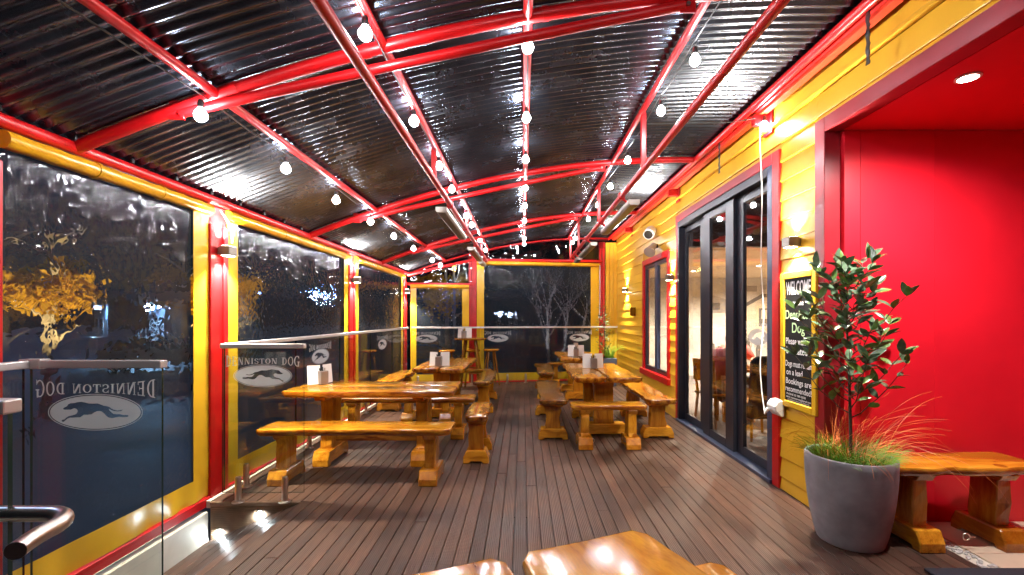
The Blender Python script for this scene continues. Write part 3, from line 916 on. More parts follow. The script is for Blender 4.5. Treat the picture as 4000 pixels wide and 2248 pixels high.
# ------------------------------------------------------------------ logo shapes
DOG = [(660,665),(690,645),(725,630),(755,590),(790,575),(860,570),(920,555),(985,548),(1050,560),(1120,578),(1200,580),(1280,578),(1330,595),(1390,618),(1460,630),(1490,640),(1520,665),(1570,690),(1630,705),(1680,700),(1725,688),(1730,695),(1700,715),(1640,722),(1570,715),(1520,695),(1482,675),(1485,690),(1515,725),(1560,765),(1620,772),(1680,770),(1740,785),(1820,785),(1838,800),(1820,820),(1740,825),(1660,818),(1600,830),(1540,842),(1480,832),(1440,805),(1400,760),(1360,725),(1320,712),(1270,718),(1220,740),(1170,775),(1100,782),(1030,780),(1000,805),(970,828),(900,830),(830,835),(780,835),(740,850),(700,885),(670,908),(640,905),(632,885),(650,870),(680,865),(720,830),(760,805),(830,790),(890,770),(915,740),(922,710),(905,680),(870,665),(835,672),(800,690),(740,690),(690,690),(665,685)]
LK = 0.000279
# dog faces right in reading orientation
DOGP = [(-(x - 1240) * LK, (735 - y) * LK) for x, y in DOG]
def ring_poly(rx, ry, n=72): return [(rx * cos(2 * pi * k / n), ry * sin(2 * pi * k / n)) for k in range(n)]

def glyph(ch):
    """serif capital as a list of strokes (quads / polylines) in a unit-high cell; returns (width, polys)"""
    P = []
    def rect(a, b, c, d): P.append([(a, c), (b, c), (b, d), (a, d)])
    def arc(cx, cy, ro, hi_, ri, hj, t0, t1, n=14):
        for k in range(n):
            a, b = t0 + (t1 - t0) * k / n, t0 + (t1 - t0) * (k + 1) / n
            P.append([(cx + ri * cos(a), cy + hj * sin(a)), (cx + ro * cos(a), cy + hi_ * sin(a)), (cx + ro * cos(b), cy + hi_ * sin(b)), (cx + ri * cos(b), cy + hj * sin(b))])
    if ch == 'D':
        rect(.10, .24, 0, 1); rect(.02, .10, 0, .05); rect(.02, .10, .95, 1)
        arc(.24, .5, .40, .5, .26, .43, -pi / 2, pi / 2); return .68, P
    if ch == 'E':
        rect(.10, .24, 0, 1); rect(.02, .10, 0, .05); rect(.02, .10, .95, 1)
        rect(.24, .52, 0, .07); rect(.24, .52, .93, 1); rect(.24, .42, .47, .54)
        rect(.52, .57, 0, .24); rect(.52, .57, .76, 1); rect(.42, .46, .38, .63); return .62, P
    if ch == 'N':
        rect(.08, .15, 0, .95); rect(.02, .22, 0, .0) if 0 else None
        rect(.0, .08, 0, .05); rect(.15, .22, 0, .05); rect(.0, .08, .95, 1)
        P.append([(.08, 1), (.24, 1), (.62, 0), (.46, 0)])
        rect(.55, .62, .12, .95) if 0 else P.append([(.55, .2), (.62, .02), (.62, .95), (.55, .95)])
        rect(.48, .70, .95, 1); return .72, P
    if ch == 'I':
        rect(.08, .22, .05, .95); rect(.0, .30, 0, .05); rect(.0, .30, .95, 1); return .32, P
    if ch == 'S':
        arc(.27, .73, .25, .27, .13, .20, pi * .10, pi * 1.5); arc(.27, .27, .25, .27, .13, .20, -pi * .9, pi * .5)
        rect(.44, .48, .68, .98); rect(.04, .08, .02, .32); return .55, P
    if ch == 'T':
        rect(.0, .58, .93, 1); rect(.22, .36, .05, .93); rect(.12, .46, 0, .05); rect(.0, .05, .70, .93); rect(.53, .58, .70, .93); return .60, P
    if ch == 'O':
        arc(.33, .5, .33, .5, .20, .43, 0, 2 * pi, 28); return .68, P
    if ch == 'G':
        arc(.35, .5, .35, .5, .22, .43, pi * .22, pi * 1.72, 22)
        rect(.46, .60, .0, .40); rect(.40, .68, .40, .46); rect(.57, .61, .70, .98); return .70, P
    return .35, P

def logo_polys():
    txt, w = [], 0
    for ch in 'DENNISTON DOG':
        gw, ps = glyph(ch)
        sc = 1.0
        txt.append((w, gw, ps)); w += gw + .10
    w -= .10
    TW = 0.602
    out = []
    for x0, gw, ps in txt:
        for q in ps:
            pp = []
            for a, b in q:
                s_ = ((x0 + a) / w - .5) * 2
                h = (150 + 190 * s_ * s_) * LK
                cz = (735 - 310) * LK
                pp.append((s_ * TW / 2, cz + (b - .5) * h))
            out.append(pp)
    return out
LOGO_T = logo_polys()

def logo_mesh(mirror):
    key = 'frosted_dog_logo_mirrored' if mirror else 'frosted_dog_logo'
    if key in bpy.data.meshes: return bpy.data.meshes[key]
    sgn = -1 if mirror else 1
    vs, fs = [], []
    def addpoly(loops, d):
        flat = [Vector((sgn * a, 0, b)) for lp in loops for a, b in lp]
        tris = tessellate_polygon([[Vector((sgn * a, b, 0)) for a, b in lp] for lp in loops])
        o = len(vs)
        vs.extend([(p.x, -d, p.z) for p in flat])
        fs.extend([tuple(o + i for i in t) for t in tris])
    addpoly([ring_poly(.2275, .0835), DOGP], 0)
    o = len(vs); n = 72
    for rx, ry in ((.2335, .0880), (.2385, .0915)):
        vs.extend([(sgn * a, 0, b) for a, b in ring_poly(rx, ry, n)])
    fs.extend([(o + k, o + (k + 1) % n, o + n + (k + 1) % n, o + n + k) for k in range(n)])
    for i, q in enumerate(LOGO_T):
        o = len(vs)
        vs.extend([(sgn * a, -0.00012 * (i % 3), b) for a, b in q])
        fs.append((o, o + 1, o + 2, o + 3))
    me = bpy.data.meshes.new(key)
    me.from_pydata(vs, [], fs)
    me.materials.append(M['frost'])
    return me

# ------------------------------------------------------------------ glass balustrades
ZR = 1.274
def glass_panel(label, p0, p1, logo=None, z0=0.07, spig=True, zs=0.0, rail=True, joint=False):
    """one frameless panel from p0 to p1 (xy); local x along it, local -y towards the terrace side"""
    a = Vector(p0); b = Vector(p1)
    L = (b - a).length
    ang = atan2((b - a).y, (b - a).x)
    t = thing('glass_balustrade_panel', label, 'balustrade', (a.x, a.y, zs), ang, 'frameless glass balustrade panels')
    o = G().box(0.006, L - 0.006, -0.006, 0.006, z0, ZR - 0.03).obj('glass_pane', ['glass', 'gedge'], t)
    for p in o.data.polygons:
        if abs(p.normal.y) < 0.5: p.material_index = 1
    if rail:
        r = G().box(-0.005 if joint else 0, L + 0.002, -0.024, 0.024, ZR - 0.03, ZR + 0.008).obj('top_rail', 'rail', t, bevel=0.005, seg=2)
    if logo:
        k = link('dog_logo', logo_mesh(logo == 'mirror'), t, (L / 2, -0.0085, 1.022 - zs))
    if spig:
        for x in (L * 0.22, L * 0.78) if L > 0.5 else (L * .5,):
            s_ = G().lathe([(.046, 0), (.046, .008), (.030, .014), (.024, .016), (.024, .19), (.019, .205), (0, .207)], 20).obj('spigot', 'steel', t, True, loc=(x, -0.026, 0.003))
    return t
glass_panel('lettered glass panel with upright dog logo on the deck corner', (-2.45, 3.72), (-1.775, 3.72), 'read', joint=True)
glass_panel('nearest glass panel with mirrored dog logo beside the ramp', (-2.48, 2.30), (-1.808, 2.30), 'mirror', z0=-0.10, zs=0.0, spig=False)
glass_panel('short glass panel running from the ramp corner to the picture edge', (-2.475, 1.0), (-2.475, 2.27), None, z0=-0.10, spig=False)
jn = tag(G().box(-2.512, -2.405, 2.272, 2.330, ZR - 0.034, ZR + 0.014).obj('rail_joint', 'rail', None, bevel=0.003), 'square joint of the handrail above the mirrored dog lettering', 'rail joint')
seg = [3.76, 4.95, 6.14, 7.37, 8.60, 9.80]
names = ['beside the table nearest the glass corner', 'with a dog logo at the end of the front table', 'between the two left tables', 'with a small dog logo beside the far left table', 'ending at the far left corner']
for i in range(5):
    # run from far to near so that local -y faces +X (the terrace)
    glass_panel('left side glass panel ' + names[i], (-2.46, seg[i]), (-2.46, seg[i + 1]), 'mirror' if i in (1, 3) else None)
bseg = [(-2.44, -1.80, 1), (-1.79, -0.95, 0), (-0.94, -0.18, 1), (-0.17, 0.90, 0), (0.91, 1.72, 1), (1.73, 2.23, 0)]
bn = ['with a dog logo in the left corner', 'behind the round bar table', 'with a dog logo beside the bar stool', 'in the middle with two short spigots', 'with a dog logo near the far planter', 'at the yellow wall behind the far planter']
for (x0, x1, lg), nm in zip(bseg, bn):
    glass_panel('back glass panel ' + nm, (x0, yb(x0) - 0.22), (x1, yb(x1) - 0.22), 'mirror' if lg else None)

dlg = link('dog_logo', logo_mesh(False), dr, (XR + 0.055 + 0.0135, 4.545, 1.30))
dlg.rotation_euler = (0, 0, -pi / 2)
dlg.scale = (0.82, 1, 0.95)

# near rail end, red post face and steel grab handle at the picture edge
nr = glass_panel('nearest glass balustrade end cut by the left picture edge', (-2.3, 1.21), (-1.352, 1.21), None, z0=0.0, spig=False)
hd = thing('grab_handle', 'brushed steel hooked grab handle at the left picture edge', 'handle', (-1.36, 1.15, 0.945))
pts = [(-0.16, 0.07, 0.03), (0.04, 0.07, 0.03), (0.08, 0.07, 0.03)]
for k in range(1, 11):
    a = pi / 2 * (1 - k / 10)
    pts.append((0.095 + 0.095 * cos(a), -0.025 + 0.095 * sin(a), 0.03))
pts += [(0.194, -0.05, 0.03), (0.204, -0.085, 0.029), (0.218, -0.122, 0.028)]
G().tube(pts, 0.0205, 18).obj('bent_tube', 'steel', hd, True)
G().tube([(-0.16, 0.07, 0.03), (-0.17, 0.07, 0.03)], 0.04, 18).obj('fixing_plate', 'steel', hd, True)

# step lights
for k, (x, z, e, lb) in enumerate(((-2.125, -0.085, 16, 'upper'), (-2.455, -0.235, 22, 'lower'))):
    t = thing('step_light', lb + ' glowing round step light in the ribbed ramp fascia', 'lamp', (x, 3.692, z), 0, 'step lights of the ramp')
    G().tube([(0, 0.004, 0), (0, -0.004, 0)], 0.024, 18).obj('bezel', 'steel', t, True)
    G().tube([(0, -0.0042, 0), (0, -0.006, 0)], 0.015, 18).obj('lens', 'led', t, True)
    light('step_beam', 'SPOT', t, (0, -0.012, 0), e, (0.80, 0.94, 1.0), rot=(radians(62), 0, 0), spot_size=radians(160), spot_blend=0.6, shadow_soft_size=0.012)

# ------------------------------------------------------------------ tables and benches
def slab_geo(L, Wd, T, seed, wav=0.018):
    r = random.Random(seed)
    off = r.uniform(0, 99)
    n1, n2 = 26, 8
    pts = []
    rc_ = min(0.045, Wd * 0.2)
    def side(u, sgn):
        q = noise.noise(Vector((u * 2.3 + off, sgn * 5.0, 0))) * wav * 1.5 + noise.noise(Vector((u * 7 + off, sgn * 9.0, 3))) * wav * 0.5
        return sgn * (Wd / 2 - abs(wav) * .6) + q
    def endx(v, sgn):
        return sgn * (L / 2) + noise.noise(Vector((v * 3 + off, sgn * 7.0, 8))) * 0.012
    for i in range(n1 + 1):
        u = -L / 2 + rc_ + (L - 2 * rc_) * i / n1
        pts.append((u, side(u, -1)))
    y0_, y1_ = side(L / 2 - rc_, -1), side(L / 2 - rc_, 1)
    for i in range(n2 + 1):
        v = y0_ + rc_ * .8 + (y1_ - y0_ - 1.6 * rc_) * i / n2
        pts.append((endx(v, 1), v))
    for i in range(n1 + 1):
        u = L / 2 - rc_ - (L - 2 * rc_) * i / n1
        pts.append((u, side(u, 1)))
    y0_, y1_ = side(-L / 2 + rc_, -1), side(-L / 2 + rc_, 1)
    for i in range(n2 + 1):
        v = y1_ - rc_ * .8 - (y1_ - y0_ - 1.6 * rc_) * i / n2
        pts.append((endx(v, -1), v))
    n = len(pts)
    vs, fs = [], []
    rings = [(-T, .020, .010), (-T * .72, .004, .010), (-T * .38, 0, .006), (-.010, .002, .0), (-.003, .006, 0), (0, .015, 0)]
    for z, ins, nz in rings:
        for k, (x, y) in enumerate(pts):
            a, b = pts[k - 1], pts[(k + 1) % n]
            tx, ty = b[0] - a[0], b[1] - a[1]
            l = sqrt(tx * tx + ty * ty) or 1
            nx_, ny_ = ty / l, -tx / l
            q = ins + nz * (noise.noise(Vector((x * 9, y * 9 + off, z * 20))))
            vs.append((x - nx_ * q, y - ny_ * q, z))
    R_ = len(rings)
    for i in range(R_ - 1):
        for k in range(n):
            fs.append((i * n + k, i * n + (k + 1) % n, (i + 1) * n + (k + 1) % n, (i + 1) * n + k))
    fs.append(tuple(range(n))[::-1]); fs.append(tuple((R_ - 1) * n + k for k in range(n)))
    return G().add(vs, fs)

def foot_geo(w, L, h):
    """sled foot: w along x, L along y, chamfered top, notched underside"""
    p = [(-L / 2, 0), (-L / 2 + .06, 0), (-L / 2 + .075, .022), (L / 2 - .075, .022), (L / 2 - .06, 0), (L / 2, 0), (L / 2, h * .45), (L / 2 - .035, h), (-L / 2 + .035, h), (-L / 2, h * .45)]
    return G().prism(p, lambda a, b, c: (c, a, b), -w / 2, w / 2)

def pedestal(t, x, zt, footL, h_foot, post_w, post_d, seed, cleatL):
    r = random.Random(seed)
    G().prism([(-cleatL / 2, 0), (cleatL / 2, 0), (cleatL / 2 - .03, -.045), (-cleatL / 2 + .03, -.045)], lambda a, b, c: (c, a, zt + b), x - .055, x + .055).obj('cleat', 'wy', t, bevel=.004)
    vs, fs = [], []
    zs_ = [h_foot - .004, h_foot + .04, (zt - .045 + h_foot) / 2, zt - .09, zt - .043]
    for i, z in enumerate(zs_):
        fw = 1 + r.uniform(-.10, .10)
        for sx, sy in ((-1, -1), (1, -1), (1, 1), (-1, 1)):
            vs.append((x + sx * post_w / 2, sy * post_d / 2 * fw + r.uniform(-.012, .012), z))
    for i in range(4):
        for k in range(4):
            fs.append((i * 4 + k, i * 4 + (k + 1) % 4, i * 4 + 4 + (k + 1) % 4, i * 4 + 4 + k))
    fs += [(3, 2, 1, 0), (16, 17, 18, 19)]
    G().add(vs, fs).obj('post', 'wz', t, bevel=.006)
    f = foot_geo(.165, footL, h_foot)
    f.v = [(a + x, b, c) for a, b, c in f.v]
    f.obj('foot', 'wy', t, bevel=.008)

def bench(label, cx, cyy, rz, L, Wd, seed, off=None, z=0.50, wav=.036, m='wx'):
    t = thing('slab_bench', label, 'bench', (cx, cyy, 0), rz, 'rustic slab benches')
    T = .058
    s_ = slab_geo(L, Wd, T, seed, wav)
    s_.obj('seat', m, t, True, loc=(0, 0, z))
    off = off if off is not None else (.20 if L > 1.2 else .16)
    for k, sx in enumerate((-1, 1)):
        pedestal(t, sx * (L / 2 - off), z - T, Wd * .98, .135, .095, min(.19, Wd * .55), seed * 3 + k, Wd * .78)
    return t

def table(label, cx, cyy, rz, L, Wd, seed, n=2, gap=.012, z=0.77):
    t = thing('slab_table', label, 'table', (cx, cyy, 0), rz, 'rustic slab tables')
    T = .062
    w = (Wd - gap * (n - 1)) / n
    for i in range(n):
        slab_geo(L - .02 * (i % 2), w, T, seed + i * 11, .018).obj('tabletop_slab', 'wx', t, True, loc=(0, -Wd / 2 + w / 2 + i * (w + gap), z))
    for k, sx in enumerate((-1, 1)):
        pedestal(t, sx * (L / 2 - .36), z - T, Wd * .72, .15, .12, .24, seed * 5 + k, Wd * .8)
    G().box(-L / 2 + .42, L / 2 - .42, -.03, .03, .20, .29).obj('stretcher', 'wx', t, bevel=.006)
    return t
H90 = pi / 2
table('left slab table nearest the glass corner, set crosswise', -1.53, 4.82, 0, 1.70, .74, 21, 2, .004)
table('left slab table farther back beside the bar stools', -1.20, 7.32, H90, 1.75, .78, 22, 2, .006)
table('right slab table with split top before the small window', 1.03, 6.34, H90, 1.72, .84, 23, 2, .014)
table('right slab table farthest back before the planter', 1.04, 8.78, H90, 1.65, .76, 24, 2, .008)
table('slab table in front with split top and rounded corners', 0.272, 0.628, radians(-68), 1.70, 1.0, 25, 2, .010)
bench('long slab bench in front of the left table', -1.51, 4.22, 0, 1.74, .39, 31)
bench('long slab bench behind the nearest left table', -1.46, 5.74, 0, 1.72, .34, 32)
bench('short slab bench at the aisle end of the left table', -.478, 4.98, H90, .80, .27, 33)
bench('slab bench along the left glass beside the far table', -2.15, 7.87, H90, 1.45, .37, 34)
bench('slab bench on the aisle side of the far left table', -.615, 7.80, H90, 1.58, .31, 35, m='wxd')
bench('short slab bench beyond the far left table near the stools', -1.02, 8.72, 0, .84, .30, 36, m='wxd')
bench('short slab bench at the near end of the far left table', -1.37, 6.58, 0, .86, .30, 37)
bench('short slab bench at the near end of the right table', .98, 5.29, 0, .86, .33, 38)
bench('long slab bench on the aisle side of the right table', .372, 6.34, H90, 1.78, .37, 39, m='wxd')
bench('long slab bench against the yellow wall beside the right table', 1.68, 6.33, H90, 1.62, .39, 40)
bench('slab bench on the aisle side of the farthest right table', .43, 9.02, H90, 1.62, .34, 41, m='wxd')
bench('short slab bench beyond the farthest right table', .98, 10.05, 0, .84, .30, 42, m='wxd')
bench('slab bench beside the front table, only one corner in view', .944, 1.1375, radians(-68), 1.5, .36, 43)
bench('short slab bench against the red recess wall behind the planter', 2.87, 3.08, 0, 1.02, .39, 44, .24, .54)
# metal eye bolts
def eyebolt(label, loc, rz):
    t = thing('eye_bolt', label, 'bolt', loc, rz)
    G().tube([(.022 * cos(a), 0, .022 * sin(a)) for a in [2 * pi * k / 16 for k in range(17)]], .004, 8, cap=False).obj('eye', 'steel', t, True)
    G().tube([(.022, 0, 0), (.06, 0, 0)], .004, 8).obj('shank', 'steel', t, True)
eyebolt('small steel eye bolt in the foot of the recess bench', (2.845, 2.93, .09), 0)
eyebolt('small steel eye bolt at the right table short bench', (.80, 5.24, .08), pi)

# bar table and stools
bt = thing('bar_table', 'tall round wooden bar table by the far red post', 'table', (-1.09, 9.55, 0))
G().lathe([(0, -.035), (.32, -.035), (.34, -.02), (.34, -.006), (.33, 0), (0, 0)], 32).obj('tabletop', 'wx', bt, True, loc=(0, 0, 1.06))
for k in range(4):
    a = pi / 4 + k * pi / 2
    G().tube([(.14 * cos(a), .14 * sin(a), 1.03), (.33 * cos(a), .33 * sin(a), 0)], [.026, .021], 10).obj('leg', 'wdk', bt, True)
G().tube([(.22 * cos(a), .22 * sin(a), .42) for a in [2 * pi * k / 24 for k in range(25)]], .012, 8).obj('foot_ring', 'wdk', bt, True)
def stool(label, x, y):
    t = thing('bar_stool', label, 'stool', (x, y, 0), random.uniform(0, 1), 'round bar stools')
    G().lathe([(0, -.045), (.15, -.045), (.175, -.03), (.175, -.012), (.16, 0), (0, -.004)], 28).obj('seat', 'wx', t, True, loc=(0, 0, .79))
    for k in range(4):
        a = pi / 4 + k * pi / 2
        G().tube([(.09 * cos(a), .09 * sin(a), .75), (.22 * cos(a), .22 * sin(a), 0)], [.020, .016], 8).obj('leg', 'wdk', t, True)
    for k in range(4):
        a, b = pi / 4 + k * pi / 2, pi / 4 + (k + 1) * pi / 2
        zz = .28 + .05 * (k % 2)
        r_ = .22 - .13 * zz / .75
        G().tube([(r_ * cos(a), r_ * sin(a), zz), (r_ * cos(b), r_ * sin(b), zz)], .010, 6).obj('rung', 'wdk', t, True)
stool('round wooden bar stool standing alone right of the far red post', -.705, 10.12)
stool('round wooden bar stool in front of the bar table', -1.10, 9.02 + .9)
stool('round wooden bar stool beyond the bar table, mostly hidden', -1.62, 9.75)

# menu holders
def menu(label, x, y, z, rz, kraft=False):
    t = thing('menu_holder', label, 'menu holder', (x, y, z), rz, 'menu holders on the tables')
    G().box(-.045, .045, -.045, .045, .002, .145).obj('caddy', 'zinc', t, bevel=.004)
    for sx in (-1, 1):
        o = G().box(-.065, .065, -.002, .002, 0, .205).obj('menu_card', 'paper', t, loc=(sx * .088, .03 * (1 if sx > 0 else .5), .004))
        o.rotation_euler = (radians(-6), 0, radians(sx * 16))
    for k in range(3):
        G().tube([(-.02 + k * .02, 0, .12), (-.03 + k * .03, .005, .175 + .012 * (k % 2))], [.006, .009], 6).obj('cutlery', 'black' if k < 2 else 'steel', t, True)
    if kraft:
        G().box(-.04, .04, .028, .031, .1, .25).obj('kraft_menu', 'card', t)
ZT = .7715
menu('white menu holder at the glass end of the left front table', -2.17, 4.95, ZT, radians(55))
menu('white menu holder on the far left table', -1.24, 6.75, ZT, radians(-4))
menu('white menu holder on the right split top table', 1.00, 6.45, ZT, radians(3))
menu('white menu holder with kraft card on the farthest right table', .98, 8.40, ZT, radians(-6), True)
menu('white menu holder on the round bar table', -1.22, 9.50, 1.0615, radians(-12))

# ------------------------------------------------------------------ planters
def leaf_mesh(name, m):
    L = 1.0
    prof = [(0, .0), (.12, .10), (.32, .185), (.55, .20), (.78, .13), (.93, .05), (1.0, 0)]
    vs, fs = [], []
    for u, w in prof:
        dz = -.16 * u * u
        vs += [(u, -w, dz + w * .28), (u, 0, dz), (u, w, dz + w * .28)]
    for i in range(len(prof) - 1):
        a = i * 3
        fs += [(a, a + 1, a + 4, a + 3), (a + 1, a + 2, a + 5, a + 4)]
    me = bpy.data.meshes.new(name); me.from_pydata(vs, [], fs); me.materials.append(M[m])
    for p in me.polygons: p.use_smooth = True
    return me
LEAF = [leaf_mesh('leaf', 'leaf'), leaf_mesh('pale_leaf', 'leaf2')]

def blades(g, n, rmax, hmin, hmax, bend, seed, lean=(0, 0), w=.0028, base=(0, 0, 0)):
    r = random.Random(seed)
    for _ in range(n):
        a = r.uniform(0, 2 * pi); q = rmax * sqrt(r.random())
        x, y = base[0] + q * cos(a), base[1] + q * sin(a)
        d = r.gauss(0, 1.1) + a * .0
        dx, dy = cos(a) * .5 + lean[0] + r.gauss(0, .35), sin(a) * .5 + lean[1] + r.gauss(0, .35)
        L = r.uniform(hmin, hmax)
        bd = bend * r.uniform(.5, 1.3)
        pts = []
        th = r.uniform(.05, .25); px, pz = 0.0, 0.0
        k = 9
        l = sqrt(dx * dx + dy * dy) or 1
        for i in range(k + 1):
            pts.append((x + dx / l * px, y + dy / l * px, base[2] + pz))
            th += bd / k
            px += sin(th) * L / k; pz += cos(th) * L / k
        vs, fs = [], []
        nx_, ny_ = -dy / l, dx / l
        for i, p in enumerate(pts):
            ww = w * (1 - .85 * i / k)
            vs += [(p[0] - nx_ * ww, p[1] - ny_ * ww, p[2]), (p[0] + nx_ * ww, p[1] + ny_ * ww, p[2] + .001)]
        for i in range(k): fs.append((2 * i, 2 * i + 1, 2 * i + 3, 2 * i + 2))
        g.add(vs, fs)

def near_planter():
    px, py = 2.20, 3.075
    pt = thing('round_planter', 'tapered grey concrete planter at the recess corner', 'planter', (px, py, 0))
    H, R1, R0 = .575, .262, .190
    prof = [(R0 - .01, 0), (R0, .006)]
    for k in range(1, 15):
        t = k / 14
        prof.append((R0 + (R1 - R0) * (1 - (1 - t) ** 2.0) ** .9, .006 + (H - .012) * t))
    prof += [(R1 - .004, H), (R1 - .026, H), (R1 - .034, H - .01), (R1 - .04, H - .09), (0, H - .09)]
    G().lathe(prof, 48).obj('pot', 'conc', pt, True)
    G().lathe([(R1 - .042, H - .075), (0, H - .065)], 24).obj('soil', 'soil', pt)
    sh = thing('leafy_shrub', 'upright shrub with glossy dark leaves in the grey planter', 'shrub', (px, py, H - .07))
    r = random.Random(11)
    top = 1.30
    def stem(t): return Vector((.010 * sin(t * 5) - .015 * t + .01, .02 * sin(t * 3.2), top * t))
    G().tube([stem(k / 14) for k in range(15)], [.0115 - .008 * k / 14 for k in range(15)], 8).obj('trunk', 'stem', sh, True)
    g = G(); leaves = []
    def put(p, d, n):
        d = d.normalized()
        up = Vector((r.gauss(0, .5), r.gauss(0, .5) - .25, 1)).normalized()
        yv = up.cross(d).normalized(); zv = d.cross(yv)
        s_ = r.uniform(.075, .125)
        m = Matrix((d * s_, yv * s_ * r.uniform(.85, 1.1), zv * s_)).transposed().to_4x4()
        m.translation = p
        leaves.append((m, 1 if r.random() < .3 else 0))
    for b in range(36):
        t = .24 + .74 * b / 35
        p0 = stem(t)
        a = b * 2.4 + r.uniform(-.4, .4)
        ln = (.36 - .25 * (max(0, t - .24) / .76) ** 1.1) * r.uniform(.6, 1.35)
        dirv = Vector((cos(a), sin(a) * .85, .0))
        pts = [p0]
        for k in range(1, 7):
            q = k / 6
            pts.append(p0 + dirv * ln * q + Vector((0, 0, ln * (.45 * q + .55 * q * q))) + Vector((r.gauss(0, .006), r.gauss(0, .006), 0)))
        g.tube(pts, [.0048 - .003 * k / 6 for k in range(7)], 5)
        for k in range(2, 7):
            tan = (pts[k] - pts[k - 1]).normalized()
            for q in range(2 if k < 6 else 4):
                aa = r.uniform(0, 2 * pi)
                side = Vector((cos(aa), sin(aa), r.uniform(-.1, .5)))
                put(pts[k], tan * (.55 if k < 6 else 1.0) + side * .8, q)
    for k in range(9):
        aa = k * 2.4
        put(stem(.93 + .07 * k / 8), Vector((cos(aa), sin(aa), .7)), k)
    g.obj('branch_work', 'stem', sh, True)
    for m, i in leaves:
        o = link('leaf', LEAF[i], sh); o.matrix_local = m
    gr = G(); blades(gr, 1300, R1 - .05, .10, .25, 1.2, 5, w=.0024)
    o = gr.obj('green_grass', 'grassg', pt, loc=(0, 0, H - .08)); o['kind'] = 'stuff'
    gr = G(); blades(gr, 110, R1 - .09, .35, .78, 2.0, 9, lean=(.55, .1), w=.0017); blades(gr, 26, R1 - .09, .3, .5, 1.8, 12, lean=(-.6, -.1), w=.0016)
    o = gr.obj('orange_grass', 'grasso', pt, loc=(0, 0, H - .08)); o['kind'] = 'stuff'
near_planter()

def far_planter():
    px, py = 1.90, 10.05
    pt = thing('square_planter', 'blue grey square planter in the far right corner', 'planter', (px, py, 0))
    G().prism([(-.13, 0), (.13, 0), (.15, .60), (-.15, .60)], lambda a, b, c: (a, c, b), -.14, .14).obj('pot', 'bluepot', pt, bevel=.01)
    G().box(-.125, .125, -.12, .12, .601, .606).obj('soil', 'soil', pt)
    sh = thing('slim_shrub', 'slim dark shrub in the far square planter', 'shrub', (px - .10, py, .6))
    r = random.Random(5)
    G().tube([(0, 0, 0), (.01, 0, .4), (-.02, 0, .8), (-.05, 0, 1.12)], [.012, .010, .007, .003], 6).obj('trunk', 'stem', sh, True)
    g = G()
    base = [tuple(v.co) for v in LEAF[0].vertices]; bf = [tuple(p.vertices) for p in LEAF[0].polygons]
    for k in range(190):
        z = r.uniform(.18, 1.15); a = r.uniform(0, 2 * pi); q = r.uniform(.01, .17) * (1.15 - .55 * z)
        d = Vector((cos(a), sin(a), r.uniform(-.2, .9))).normalized()
        up = Vector((r.gauss(0, .4), r.gauss(0, .4), 1)); yv = up.cross(d).normalized(); zv = d.cross(yv); s_ = r.uniform(.05, .085)
        c = Vector((q * cos(a) - .04 * z, q * sin(a), z))
        g.add([c + d * (x * s_) + yv * (y * s_) + zv * (zz * s_) for x, y, zz in base], bf)
    o = g.obj('crown', 'leaf', sh)
    gr = G(); blades(gr, 160, .11, .2, .5, 1.3, 8, w=.004)
    o = gr.obj('grass', 'grassg', pt, loc=(0, 0, .60)); o['kind'] = 'stuff'
far_planter()

# ------------------------------------------------------------------ lamps: festoon bulbs
def bulb(label, loc, r=.034):
    t = thing('globe_bulb', label, 'bulb', loc, 0, 'lit festoon bulbs')
    prof = [(0, -r * 2.0)] + [(r * sin(a), -r + -r * cos(a) * 1.0) for a in [pi * k / 7 for k in range(1, 6)]] + [(r * .42, r * .05), (r * .40, .012)]
    G().lathe([(rr_, z) for rr_, z in prof], 9).obj('glass_globe', 'bulb', t, True)
    G().lathe([(.0165, .008), (.018, .03), (.013, .055), (0, .056)], 10).obj('socket', 'black', t, True)
tubes = {'A': ('outermost purlin over the blind wall', 2.56), 'B': ('purlin left of the ridge', 2.34), 'C': ('middle purlin along the ridge', 2.76), 'D': ('purlin nearest the yellow wall', 2.72)}
BULBS = {'A': [.6, 2.56, 3.48, 4.42, 5.42, 6.40, 7.55, 9.1, 10.0], 'B': [.7, 2.32, 3.36, 4.36, 5.15, 6.50, 7.15, 8.55, 9.85],
         'C': [.9, 2.73, 3.70, 4.68, 5.71, 6.63, 7.69, 9.4, 10.1], 'D': [.8, 3.05, 3.80, 5.0, 6.0, 7.0, 8.0, 9.95, 10.5]}
for k, x in PX.items():
    dx = {'A': -.05, 'B': 0.0, 'C': 0, 'D': .07}[k]
    ysb = BULBS[k]
    for i, y in enumerate(ysb):
        if i == 0: lb = 'lit white bulb behind the viewer on the ' + tubes[k][0]
        else: lb = 'lit white globe bulb, %s in view on the %s' % (ORD[i - 1], tubes[k][0])
        bulb(lb, (x + dx, y, zr(x) - .085 - (.03 if k in 'AD' else 0)))
    cb = []
    for i, y in enumerate([-1.0] + ysb + [10.3]):
        cb.append((x + dx * .8, y, zr(x) - .036))
        if i < len(ysb) + 1:
            yn = (ysb + [10.3])[i]
            cb.append((x + dx * .8 + .005, (y + yn) / 2, zr(x) - .06))
    tag(G().tube(cb, .0045, 6).obj('festoon_cable', 'black', None, True), 'thin black festoon cable along the ' + tubes[k][0], 'cable')
bulb('lit white bulb on the red wall bracket above the sliding door', (2.185, 4.13, 3.26), .038)

